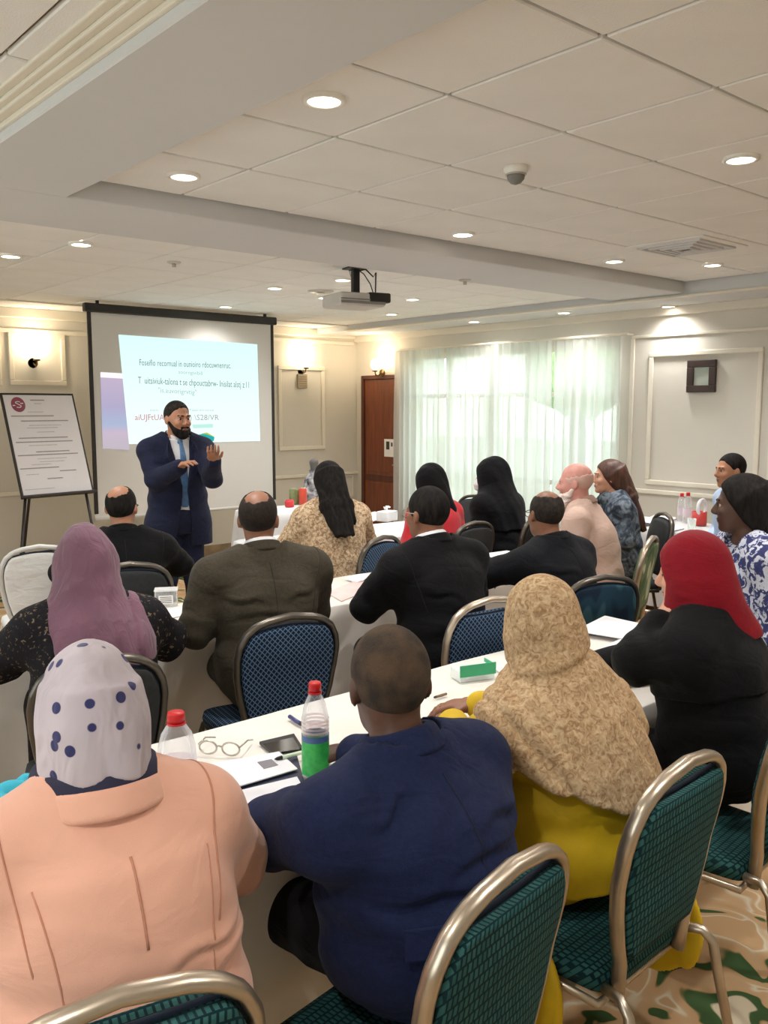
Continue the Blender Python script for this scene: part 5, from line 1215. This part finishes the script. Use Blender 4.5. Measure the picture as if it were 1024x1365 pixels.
# woman in red dress
hp = atD(573, 620, 6.35)
p = Human(hp, -2, lean=8, sw=.175, bulk=.97, hs=1.05, lap=True, yaw=-14, pitch=4, label='woman in a red top with a black head covering', res=.011, skin='brown', group='front row audience')
p.body(face=False); std_jacket(p, mat('red_jersey', srgb(196, 22, 40), .75, var=.06, vscale=10, sheen=.2), .02, name='top', seed=92, neck=.01); p.trousers(W_black, .012); p.shoes(M_shoe)
hj = U([(p.H(wrap_head(p, -.004, .12, .02)), 0), (cap(p.hc + A(.02, -.06, -.04), p.C7 + A(.09, -.08, -.03), .075, .045), .04)]); hj = half(hj, tuple(-p.t), float(-p.t @ (p.C7 - p.t * .07)))
sdf_obj('head_covering', disp(hj, folds(.003, 60, (.9, .2, .3), 4, .6)), .008, wool('cloth_black', srgb(20, 18, 20)), p.root)
# person in black headscarf
hp = atD(656, 613, 6.7)
p = Human(hp, -6, lean=8, sw=.175, bulk=.97, hs=1.06, lap=True, yaw=-20, pitch=2, label='woman in a full black headscarf and robe with a white mask', res=.011, skin='light', group='front row audience')
p.body(face=True); W_blk2 = wool('robe_black', srgb(17, 17, 20)); std_jacket(p, W_blk2, .03, name='robe', seed=93, neck=.0)
sk = half(U([(q, .06) for q in p.legs(.018)] + [(cap((0, .42, .5), (0, .44, .05), .13, .16), .1)]), (0, 0, -1), -.03); sdf_obj('skirt', sk, .016, W_blk2, p.root)
sh_ = U([(p.torso(.05), 0)] + [(q, .05) for q in p.traps(.046)]); sh_ = half(sh_, (0, 0, -1), -(p.C7[2] - .22))
hj = U([(sh_, 0), (p.H(wrap_head(p, .008, .12, .02)), .05), (cap(p.hc + A(0, -.03, -.05), p.C7 + A(0, -.03, -.05), .10, .15), .07)]); hj = sub(hj, p.H(ell((0, .15, -.02), (.06, .085, .075))), .01)
sdf_obj('headscarf', disp(hj, folds(.004, 40, (.8, -.3, .35), 18, .8)), .009, W_blk2, p.root)
mk = p.H(inter(ell((0, .075, -.06), (.066, .06, .055)), lambda P: .02 - P[:, 1], .004)); sdf_obj('face_mask', disp(mk, folds(.002, 160, (0, 0, 1), 1, .2)), .005, mat('mask_white', srgb(222, 220, 220), .8), p.root)
# bearded man in pink
hp = atD(768, 618, 5.5)
p = Human(hp, -24, lean=10, sw=.205, bulk=1.14, yaw=-6, lap=True, pitch=4, label='bald man with a white beard in a pale pink shirt', res=.010, skin='pink', group='front row audience', belly=1.1)
p.body(face=True); p.eyes()
M_pink = mat('shirt_pale_pink', srgb(202, 172, 158), .8, var=.05, vscale=8, bump=.1, bscale=300, fold=.35, fscale=8)
std_jacket(p, M_pink, .018, name='shirt', seed=94, neck=.025, wr=.009, seam=mat('pink_seam', srgb(150, 116, 104), .9), back=False); p.collar(mat('shirt_collar_taupe', srgb(150, 122, 106), .8), r=.082, tube=.012, up=.04, tilt=22, hgt=.016); p.trousers(mat('trousers_grey_green', srgb(86, 92, 84), .85), .012); p.shoes(M_shoe)
bd = U([(ell((0, .050, -.085), (.062, .060, .055)), 0), (ell((0, .065, -.125), (.045, .045, .05)), .03), (cap((-.064, .0, -.02), (-.05, .04, -.07), .010, .024), .02), (cap((.064, .0, -.02), (.05, .04, -.07), .010, .024), .02), (ell((0, .075, -.125), (.04, .035, .035)), .02)]); bd = disp(sub(bd, ell((0, .11, -.035), (.04, .05, .024)), .01), wrinkle(.004, 90, 5), .01)
sdf_obj('beard', p.H(bd), .006, H_white, p.root); p.hair(mat('hair_thin_white', srgb(216, 176, 164), .8, var=.05), ((0, .0, .09), (.085, .12, .085)), o=.003)
# young woman with long brown hair
hp = atD(812, 614, 6.5)
p = Human(hp, -52, lean=6, sw=.17, bulk=.95, yaw=4, lap=True, pitch=0, label='woman with long brown hair in a mottled denim-blue jacket', res=.010, skin='light', group='front row audience')
p.body(face=True, res=.007); p.eyes(); p.brows(H_brown); p.lips((150, 60, 58))
std_jacket(p, patch_mat('jacket_denim_mottle', [srgb(38, 44, 54), srgb(74, 84, 96), srgb(120, 130, 140)], 16, 3, (.36, .5, .64), 1.0), .03, seed=95, neck=.0); p.trousers(W_navy2, .012); p.shoes(M_shoe)
long_hair(p, H_brown, .40, .085, .27, .010, .045)
sdf_obj('scarf', p.H(disp(cap((-.07, .02, -.16), (.08, -.03, -.17), .06, .065), wrinkle(.006, 40, 3))), .009, patch_mat('scarf_grey_blue', [srgb(46, 54, 62), srgb(88, 98, 106), srgb(112, 120, 126)], 30, 3, (.36, .5, .64), .6), p.root)
# ---- right side ---------------------------------------------------------------------
hp = atD(990, 636, 3.85)
p = Human(hp, -50, lean=9, sw=.19, bulk=1.12, yaw=26, lap=True, pitch=4, label='woman in a blue and white print blouse with long black hair', res=.009, skin='dark', group='second row audience', arm=1.15)
p.body(face=True, res=.007); p.eyes(); p.brows(H_black); p.lips((110, 58, 54))
M_flor = patch_mat('blouse_blue_print', [srgb(196, 200, 214), srgb(206, 210, 222), srgb(62, 66, 112), srgb(52, 56, 98)], 30, 4, (.38, .475, .52, .70), 1.0)
std_jacket(p, M_flor, .02, name='blouse', seed=96, neck=.02, wr=.008); p.trousers(W_navy2, .012); p.shoes(M_shoe); long_hair(p, H_black, .38, .105, .29, .014, .035)
# man at the wall
hp = atD(975, 605, 6.35)
p = Human(hp, -50, lean=6, sw=.20, bulk=1.0, lap=True, yaw=-8, pitch=2, label='man in a pale blue shirt sitting by the panelled wall', res=.009, skin='tan', group='wall side audience')
p.body(face=True, res=.007); p.eyes(); p.brows(H_black); p.lips((130, 78, 70)); p.hair(H_black, None, o=.005, front=.004)
std_jacket(p, mat('shirt_pale_blue', srgb(176, 196, 224), .8, var=.03), .016, name='shirt', seed=97, neck=.025); p.collar(mat('shirt_pale_blue', srgb(176, 196, 224)), r=.072, tube=.009, up=.05, tilt=20, hgt=.016); p.trousers(W_char, .012); p.shoes(M_shoe)
# ---- presenter -------------------------------------------------------------------------
hp = atD(236, 535, 6.3)
eR = atD(209, 640, 6.22); wR = atD(240, 622, 6.02); eL = atD(283, 636, 6.22); wL = atD(284, 614, 5.98)
p = Human((hp[0], hp[1], hp[2]), 190, lean=-1, sw=.198, bulk=1.04, hs=1.04, yaw=-14, pitch=2, standing=True, label='bearded man in a dark navy suit and blue tie standing before the screen', res=.007, skin='tan', group=None, arm=1.0, belly=1.1,
          armR=(('W', *eR), ('W', *wR)), armL=(('W', *eL), ('W', *wL)), palmR=(-.3, .2, -1), palmL=(.2, .6, 1))
p.body(face=True, res=.006); p.eyes(); p.brows(H_black); p.lips((120, 70, 62))
W_pres = wool('wool_presenter_navy', srgb(32, 36, 58))
sht = p.cut_neck(p.upper(.005, 0, arms=False), .042); sdf_obj('shirt', half(sht, (0, 0, -1), -.93), .008, M_shirt, p.root)
p.collar(M_shirt, 'shirt_collar', r=.064, tube=.007, up=.055, tilt=22, hgt=.018)
u = p.upper(.024, .01); u = disp(u, cloth_g(p, .006, 13))
flr = cap((-.1, -.01, .86), (-.1, -.01, .76), .15, .15); flr2 = cap((.1, -.01, .86), (.1, -.01, .76), .15, .15)
u = U([(u, 0), (flr, .06), (flr2, .06)]); u = p.cut_neck(u, .035); u = half(u, (0, 0, -1), -.74)
zc = p.C7[2]
u = inter(u, lambda P: np.where(P[:, 1] > 0.02, (.016 + .055 * np.clip((P[:, 2] - (zc - .34)) / .34, 0, 1) + .045 * np.clip((zc - .34 - P[:, 2]) / .35, 0, 1)) - np.abs(P[:, 0] - .0), -1.0), .004)
sdf_obj('jacket', u, .007, W_pres, p.root); p.collar(W_pres, r=.078, tube=.011, up=.040, tilt=24, hgt=.012, open_=.02)
for k in (-1, 1):     # lapels
    fr_y = lambda z: .155 + .0
    mb = MB(); pts = [(k * .095, zc + .005), (k * .125, zc - .07), (k * .115, zc - .10), (k * .14, zc - .11), (k * .06, zc - .30), (k * .02, zc - .31)]
    P3 = [(x, .134 + .035 * (1 - abs(x) / .16) + (-.05 if z > zc - .02 else -.012 if z > zc - .09 else .012), z) for x, z in pts]
    a = [mb.bm.verts.new(q) for q in P3]; b_ = [mb.bm.verts.new((x, y + .006, z)) for x, y, z in P3]; mb.bm.faces.new(a); mb.bm.faces.new(b_[::-1])
    for q in range(6): mb.bm.faces.new((a[q], a[(q + 1) % 6], b_[(q + 1) % 6], b_[q]))
    mb.build('lapel', W_pres, p.root)
tie = U([(ell((0, .085, zc + .002), (.020, .018, .018)), 0), (loft((0, .105, zc - .005), (0, .165, zc - .46), [(0, .014, .008), (.10, .022, .008, .03), (.30, .034, .008, .014), (.44, .04, .008, 0), (.46, .01, .006, 0)], X1, A(0, 1, 0), 2.2, 4), .008)])
sdf_obj('tie', tie, .005, mat('tie_blue', srgb(70, 108, 150), .55, var=.15, vscale=40), p.root)
p.trousers(W_pres, .012, hem=.05, res=.009); p.shoes(M_shoe)
p.hair(mat('hair_presenter', srgb(52, 46, 42), .8, spec=.2, col2=srgb(24, 20, 18), vscale=50, bump=.6, bscale=260), None, o=.0045, front=-.004)
bd = U([(ell((0, .045, -.085), (.056, .056, .042)), 0), (cap((-.070, .004, -.02), (-.045, .05, -.075), .012, .024), .02), (cap((.070, .004, -.02), (.045, .05, -.075), .012, .024), .02), (cap((-.024, .094, -.056), (.024, .094, -.056), .008, .008), .01), (ell((0, .066, -.112), (.034, .034, .026)), .02)]); bd = sub(bd, ell((0, .11, -.067), (.019, .016, .0075)), .003)
sdf_obj('beard', p.H(bd), .004, H_black, p.root)
# ---- chairs under the seated people ------------------------------------------------------------
def seat_for(i, kind, label, off=.05, turn=None, dx=0.0):
    p_ = PEOPLE[i]; a = p_.heading; b_ = math.degrees(a) if turn is None else turn; r = math.radians(b_)
    return chair(kind, p_.o[0] - off * math.sin(r) + dx * math.cos(r), p_.o[1] - off * math.cos(r) - dx * math.sin(r), b_, label)
seat_for(0, 'teal', 'teal banquet chair behind the woman in the peach jacket', .05, 12, -.07)
seat_for(1, 'teal', 'teal banquet chair behind the man in the navy jacket', .035, -8, -.16)
seat_for(2, 'teal', 'teal banquet chair behind the woman in yellow', .04, -3, -.07)
seat_for(3, 'teal', 'teal banquet chair behind the woman in the red headscarf', .03, -6, -.2)
seat_for(4, 'black', 'dark-framed banquet chair behind the woman in the purple headscarf', .05, 14, -.04)
seat_for(5, 'navy', 'navy lattice banquet chair behind the man in the olive suit', .06, 10, -.06)
seat_for(6, 'navy_handle', 'navy banquet chair with a pale arched handle behind the white-collared man', .05, 5, -.05)
seat_for(7, 'teal_plain', 'dark teal banquet chair with washed pattern beyond the tan headscarf', .06, 20, .0)
seat_for(8, 'black', 'charcoal banquet chair under the man beside the flip chart', .05)
c_ = atD(84, 748, 5.1); chair('white', c_[0] - .05, c_[1] + .3, 15, 'white-covered banquet chair beyond the purple headscarf')
seat_for(9, 'navy', 'navy lattice banquet chair behind the woman in the beige top', .05, -14, .04)
seat_for(10, 'black', 'charcoal banquet chair under the woman in the red top', .05)
seat_for(11, 'black', 'charcoal banquet chair under the woman in the full black headscarf', .05)
seat_for(12, 'leaf', 'green leaf-patterned banquet chair behind the bearded man in pink', .05, -22, .03)
seat_for(13, 'black', 'charcoal banquet chair under the woman with long brown hair', .05)
seat_for(14, 'navy', 'navy banquet chair behind the woman in the blue print blouse', .05)
seat_for(15, 'navy', 'navy banquet chair under the man by the panelled wall', .05)
c_ = atD(618, 668, 7.8); chair('black', c_[0] - .13, c_[1], 270, 'charcoal banquet chair standing empty at the end of the table with the tissue box')
# ================================================================ things on the tables
TZ = .7565
def on(px, py, z=TZ): q = atZ(px, py, z); return (float(q[0]), float(q[1]), z)
M_clear = glass('clear_plastic', (.97, .98, 1.0), .04, .10); M_redcap = mat('cap_red', srgb(206, 30, 34), .4, var=.05); M_glass = glass('tumbler_glass', (.96, 1, .98), .02, .12)
M_green = mat('label_green', srgb(66, 196, 96), .4, col2=srgb(40, 160, 74), vscale=40); M_card = mat('white_card', srgb(232, 230, 236), .7, var=.02, vscale=6); M_blkcover = mat('black_cover', srgb(36, 34, 36), .5, var=.1)
def bottle(loc, h, r, label, green=True):
    t = empty('water_bottle', loc, .4, label, 'bottle', 'plastic water bottles')
    k = h / .26
    MB().lathe([(r * .85, 0), (r, .008), (r, .10 * k), (r * .96, .115 * k), (r, .13 * k), (r * .98, .165 * k), (r * .8, .20 * k), (r * .45, .228 * k), (r * .38, .236 * k), (r * .38, h - .012)], seg=28).build('body', M_clear, t, True)
    c = MB().lathe([(r * .46, h - .026), (r * .46, h - .004), (r * .42, h)], seg=24).build('cap', M_redcap, t, True)
    MB().lathe([(r * .5, h - .030), (r * .5, h - .026)], seg=24).build('cap_ring', M_redcap, c, True)
    if green:
        MB().lathe([(r * 1.012, .015), (r * 1.012, .105 * k)], seg=28, cap=False).build('green_label', M_green, t, True)
        MB().lathe([(r * 1.014, .105 * k), (r * 1.014, .122 * k)], seg=28, cap=False).build('label_band', mat('label_blue', srgb(72, 104, 150), .4), t, True)
        pr = glass('label_print', (.92, .80, .82), .2, .35)
        for j in range(4): MB().lathe([(r * 1.012, (.128 + j * .010) * k), (r * 1.012, (.134 + j * .010) * k)], seg=28, cap=False).build('print_line', pr, t, True)
    else:
        MB().lathe([(r * 1.012, .05 * k), (r * 1.012, .125 * k)], seg=28, cap=False).build('wrap_label', glass('label_pale', (.95, .86, .9), .2, .35), t, True)
    return t
bottle(on(421, 1036), .262, .0365, 'clear water bottle with red cap and green label beside the folder')
b2 = on(238, 1070); bottle(b2, .235, .047, 'wide clear bottle with red cap by the polka-dot headscarf', False)
def sheet(name, pts, z, th, m, label=None, cat=None, group=None, parent=None, lift=None):
    """thin rectangle-like sheet or book through table points"""
    P = [on(*p_, z=z) for p_ in pts]; mb = MB(); lf = lift or [0] * len(P)
    a = [mb.bm.verts.new((x, y, z + l)) for (x, y, _), l in zip(P, lf)]; b = [mb.bm.verts.new((x, y, z + th + l)) for (x, y, _), l in zip(P, lf)]
    mb.bm.faces.new(a[::-1]); mb.bm.faces.new(b); n_ = len(P)
    for k in range(n_): mb.bm.faces.new((a[k], a[(k + 1) % n_], b[(k + 1) % n_], b[k]))
    o = mb.build(name, m, parent)
    if label: tag(o, label, cat, group)
    return o
# open folder with papers in front of the man in navy
fo = empty('document_folder', on(335, 1050), 0, 'open dark folder with white papers beside the green-labelled bottle', 'folder')
def child(o, par):
    o.parent = par; o.matrix_parent_inverse = Matrix.Translation(par.location).inverted(); return o
child(sheet('cover', [(284, 1028), (396, 1008), (406, 1044), (330, 1106)], TZ + .001, .003, mat('folder_navy', srgb(38, 42, 66), .5)), fo)
child(sheet('paper', [(304, 1058), (396, 1036), (404, 1050), (338, 1098)], TZ + .005, .002, M_card), fo)
fl_ = child(sheet('flap', [(276, 1020), (372, 1003), (397, 1026), (296, 1056)], TZ + .010, .003, M_card), fo)
child(sheet('window_patch', [(343, 1016), (362, 1012), (371, 1020), (352, 1025)], TZ + .0135, .0006, mat('patch_grey', srgb(130, 126, 134), .6)), fl_)
tab = sheet('tablet_computer', [(346, 992), (392, 981), (404, 1000), (362, 1006)], TZ, .008, M_blkcover, 'dark flat tablet lying under the green-labelled bottle', 'tablet')
tab.location.z = 0
child_s = sheet('screen', [(350, 992), (391, 983), (400, 999), (363, 1004)], TZ + .0082, .0006, mat('screen_dark', srgb(70, 66, 62), .15)); child_s.parent = tab
def rod(name, a, b, r, m, label, cat, tip=None, z=TZ):
    A_, B_ = Vector(on(*a, z=z + r)), Vector(on(*b, z=z + r)); c = (A_ + B_) / 2; t = empty(name, c - Vector((0, 0, r)), 0, label, cat)
    A_, B_ = A_ - t.location, B_ - t.location
    MB().tube([A_, A_.lerp(B_, .82)], r, 8).build('barrel', m, t, True); MB().tube([A_.lerp(B_, .82), A_.lerp(B_, .93), B_], [r, r * .8, r * .2], 8).build('tip', tip or M_blkcover, t, True)
    return t
rod('marker_pen', (420, 999), (366, 1012), .006, mat('pen_pale_green', srgb(214, 232, 206), .5), 'pale green pen lying against the bottle', 'pen', z=TZ + .012)
rod('ballpoint_pen', (386, 955), (404, 967), .0065, mat('pen_blue', srgb(62, 66, 122), .4), 'blue pen lying on the cloth behind the bottle', 'pen')
rod('ballpoint_pen', (595, 925), (578, 930), .005, mat('pen_bronze', srgb(120, 96, 70), .4), 'bronze pen beside the cropped hair of the man in navy', 'pen')
w_ = sheet('candy_wrapper', [(586, 938), (628, 930), (640, 942), (600, 950)], TZ, .002, glass('wrapper_yellow', (.95, .88, .5), .1, .2), 'crumpled yellow clear wrapper on the white cloth', 'wrapper')
# spectacles / crumpled clear plastic behind the wide bottle
t = empty('reading_glasses', on(292, 1008), 0, 'clear-rimmed reading glasses lying on the cloth behind the wide bottle', 'glasses')
for k in (-1, 1):
    rm = MB().tube([(k * .034 + .026 * math.cos(a), .004, .022 + .019 * math.sin(a)) for a in [2 * PI * q / 18 for q in range(18)]], .003, 6, close=True).build('rim', M_steel, t, True)
    MB().tube([(k * .062, .004, .03), (k * .064, .06, .028), (k * .058, .12, .006)], .0025, 6).build('temple', M_steel, t, True)
MB().tube([(-.009, .004, .026), (0, .002, .03), (.009, .004, .026)], .0025, 6).build('bridge', M_steel, t, True); t.rotation_euler = (0, 0, -.9)
# green and clear tissue box
q = on(630, 903)
t = empty('tissue_carton', q, math.radians(-18), 'small clear carton with a green open lid on the white cloth', 'carton')
MB().box(-.072, .072, -.04, .04, 0, .042, .003, 1).build('box', glass('carton_clear', (.92, .97, .95), .06, .35), t)
MB().box(-.074, .074, -.043, -.040, .018, .062, .001, 1).build('green_front', mat('carton_green', srgb(58, 168, 118), .5), t)
MB().box(.071, .074, -.043, .043, .03, .055, .001, 1).build('green_side', mat('carton_green2', srgb(82, 186, 142), .5), t)
MB().box(-.055, .055, -.030, .030, .003, .03, .008, 2).build('tissue', M_card, t)
# notebooks by the woman in the red headscarf
def book(pts, z, th, label, m=None, cover=None, g='notebooks at the table corner'):
    c = np.mean([on(*p_, z=z) for p_ in pts], axis=0); t = empty('notebook', c, 0, label, 'notebook', g)
    child(sheet('cover', pts, z, .004, cover or M_blkcover), t); child(sheet('pages', [((p_[0] * .97 + np.mean([a[0] for a in pts]) * .03), (p_[1] * .97 + np.mean([a[1] for a in pts]) * .03)) for p_ in pts], z + .004, th - .008, M_paper), t)
    child(sheet('front_cover', pts, z + th - .004, .004, m or M_card), t); return t
book([(770, 842), (806, 824), (860, 836), (840, 854)], TZ, .022, 'white notebook with black back beside the dark teal chair')
book([(784, 876), (826, 855), (866, 865), (842, 886)], TZ, .020, 'white notebook lying nearer the black sleeve of the red-scarfed woman')
ph_ = sheet('mobile_phone', [(762, 868), (774, 863), (782, 870), (770, 876)], TZ, .008, M_blkcover, 'mobile phone lying beside the white notebooks', 'phone'); child_s = sheet('screen', [(764, 868), (774, 864), (780.5, 870), (770, 874.5)], TZ + .0082, .0006, M_card); child_s.parent = ph_
sheet('loose_papers', [(806, 888), (842, 876), (862, 894), (828, 906)], TZ, .004, M_paper, 'loose white papers at the table edge by the black sleeve', 'papers')
sheet('loose_papers', [(660, 892), (690, 884), (700, 896), (672, 902)], TZ, .002, M_paper, 'loose white paper behind the green carton', 'papers')
# second table ----------------------------------------------------------------
q = on(222, 806); t = empty('plastic_food_box', q, math.radians(-30), 'clear plastic box with a printed label beside the olive suit', 'box')
MB().box(-.055, .055, -.04, .04, 0, .075, .006, 2).build('tub', glass('tub_clear', (.95, .96, .96), .05, .22), t); MB().box(-.058, .058, -.043, .043, .075, .082, .003, 1).build('lid', glass('lid_clear', (.97, .97, .97), .05, .3), t)
MB().box(-.035, .035, -.0415, -.0405, .012, .055).build('label_sheet', M_paper, t)
for j in range(4): MB().box(-.028, .028, -.0422, -.0415, .018 + j * .009, .021 + j * .009).build('print_line', M_ink, t)
rod('ballpoint_pen', (196, 834), (236, 832), .004, M_ink, 'thin dark pen beside the clear plastic box', 'pen')
sheet('loose_papers', [(200, 818), (262, 804), (276, 812), (215, 828)], TZ, .002, M_paper, 'white papers spread beside the clear plastic box', 'papers')
sheet('loose_papers', [(436, 790), (480, 772), (500, 784), (455, 802)], TZ, .003, mat('paper_pink', srgb(226, 196, 192), .8), 'pinkish papers between the olive suit and the white-collared man', 'papers')
t = tag(MB().grid([[(x, y, .004 + .02 * abs(math.sin(5 * x * 12 + y * 40)) * (1 - (x / .1) ** 2)) for x in [-.1 + .02 * i for i in range(11)]] for y in [-.06 + .02 * j for j in range(7)]]).build('napkin', M_paper, smooth=True), 'crumpled white napkin beside the pinkish papers', 'napkin'); t.location = on(486, 772)
for k, (dx, dy, r_) in enumerate(((0, 0, 10), (.01, .01, -6), (-.01, .0, 2), (.0, -.01, 16))):
    q = on(668, 744); t = tag(MB().box(-.14, .14, -.10, .10, 0, .006, .002, 1).build('newspaper', M_paper), ['folded newspaper at the bottom of the stack under the tumbler', 'folded newspaper second from the bottom of the stack', 'folded newspaper third from the bottom of the stack', 'folded newspaper on top of the stack before the charcoal suit'][k], 'newspaper', 'stack of newspapers')
    t.location = (q[0] + dx, q[1] + dy, TZ + k * .0065); t.rotation_euler = (0, 0, math.radians(r_ - 20))
def tumbler(loc, h, r, label, m=None, fill=None):
    t = empty('drinking_glass', loc, 0, label, 'glass', 'drinking glasses'); MB().lathe([(r * .8, 0), (r, h), (r * .93, h), (r * .74, .006)], seg=24).build('tumbler', m or M_glass, t, True)
    if fill: MB().lathe([(r * .72, .008), (r * .82, h * .55)], seg=20).build('drink', fill, t, True)
tumbler(on(636, 750), .095, .042, 'clear square tumbler with teal print beside the red top', glass('tumbler_teal', (.80, .93, .90), .03, .25))
# third table
q = on(516, 694); t = empty('tissue_box', q, .3, 'small white tissue box on the table before the brown door', 'tissue box')
MB().box(-.085, .085, -.06, .06, 0, .085, .006, 2).build('carton', mat('tissue_carton_white', srgb(226, 228, 230), .6, var=.04, vscale=20), t); MB().grid([[(-.03 + .02 * i, -.02 + .02 * j, .085 + .04 * abs(math.sin(i * 1.3 + j)) + .004) for i in range(4)] for j in range(3)]).build('tissue', M_paper, t, True)
for a, lb in (([(470, 690), (500, 682), (512, 690), (484, 700)], 'loose white papers beside the tissue box'), ([(430, 700), (466, 692), (474, 704), (440, 712)], 'loose white papers by the woman in beige')):
    sheet('loose_papers', a, TZ, .003, M_paper, lb, 'papers')
# table beside the screen
def can(loc, h, r, m, label, name='drink_can', cat='can', cap_m=None):
    t = empty(name, loc, 0, label, cat); MB().lathe([(r * .85, 0), (r, .008), (r, h - .012), (r * .85, h)], seg=20).build('body', m, t, True)
    MB().lathe([(r * .8, h), (r * .8, h + .004)], seg=20).build('top', cap_m or M_steel, t, True)
T4Z = lambda px, py: on(px, py)
can(T4Z(393, 672), .16, .055, mat('tin_green', srgb(120, 128, 84), .5, var=.2, vscale=30), 'olive green tin on the small table beside the screen', 'tin', 'tin'); can(T4Z(404, 673), .17, .040, mat('tin_red', srgb(206, 74, 52), .5, var=.1), 'orange-red tin beside the olive green tin', 'tin', 'tin')
can(T4Z(386, 676), .07, .045, mat('tub_red', srgb(204, 52, 60), .5), 'small red-lidded tub next to the screen border', 'tub', 'tub', M_redcap)
t = empty('plastic_bag', T4Z(416, 670), 0, 'shiny black and clear plastic bag of supplies behind the black-haired woman', 'bag')
sdf_obj('bag', Pr(disp(U([cap((0, 0, .11), (0, 0, .24), .11, .07), cap((0, 0, .24), (.02, 0, .36), .06, .02)], .04), wrinkle(.02, 34, 5)).f, A(-.2, -.2, -.02), A(.2, .2, .42)), .012, mat('bag_black_gloss', srgb(52, 52, 54), .15, col2=srgb(196, 196, 200), vscale=14), t)
sdf_obj('knot', cap((.02, 0, .35), (.03, .0, .41), .03, .05), .012, mat('bag_grey', srgb(96, 92, 90), .4), t)
for a, lb in (((425, 676), 'white paper cup beside the plastic bag'), ((433, 679), 'white paper cup nearer the black hair')):
    can(T4Z(*a), .09, .038, M_paper, lb, 'paper_cup', 'cup', M_paper)
# table under the picture
def on5(px, py): return on(px, py)
bottle(on5(916, 697), .26, .036, 'clear wrapped bottle without label on the small wall table', False)
bottle(on5(908, 694), .24, .034, 'clear bottle standing behind the wrapped one on the wall table', False)
t = empty('gift_mug', on5(932, 700), 0, 'red mug with a big white handle on the wall table', 'mug')
MB().lathe([(.05, 0), (.06, .005), (.06, .115), (.055, .115), (.05, .01)], seg=24).build('cup', mat('mug_red', srgb(196, 62, 56), .4), t, True)
MB().tube([(.065 * math.cos(a), -.02, .15 + .065 * math.sin(a)) for a in [2 * PI * q / 24 for q in range(24)]], .014, 8, close=True).build('handle', M_card, t, True)
tumbler(on5(922, 706), .09, .036, 'clear tumbler beside the red mug')
b_ = book([(854, 696), (872, 688), (902, 691), (884, 700)], TZ, .02, 'white notebook on the wall table', g=None)
b_ = book([(868, 706), (898, 700), (912, 705), (882, 711)], TZ, .008, 'open dark-edged pad on the wall table beside the red mug', g=None)
rod('ballpoint_pen', (846, 703), (876, 699), .006, M_ink, 'black pen lying across the wall table', 'pen')
# turquoise pouch at the table end
t = empty('fabric_pouch', on(16, 1098), .5, 'bright turquoise fabric pouch with a tan strap at the table end', 'pouch')
sdf_obj('pouch', half(disp(U([ell((0, 0, .04), (.10, .06, .045)), cap((-.07, 0, .05), (.07, .01, .055), .03, .028), cap((-.05, .02, .08), (.05, .0, .085), .012, .012)], .02), creases(.008, 110, (.8, .4, .3), 2, .8)), (0, 0, -1), -.001), .006, mat('pouch_turquoise', srgb(52, 176, 200), .7, var=.08, bump=.2, bscale=200), t)
MB().tube([(.08, .02, .02), (.12, .05, .06), (.17, .05, .05), (.20, .02, .008), (.17, -.03, .006)], .006, 8).build('strap', mat('strap_tan', srgb(196, 150, 104), .6), t, True)
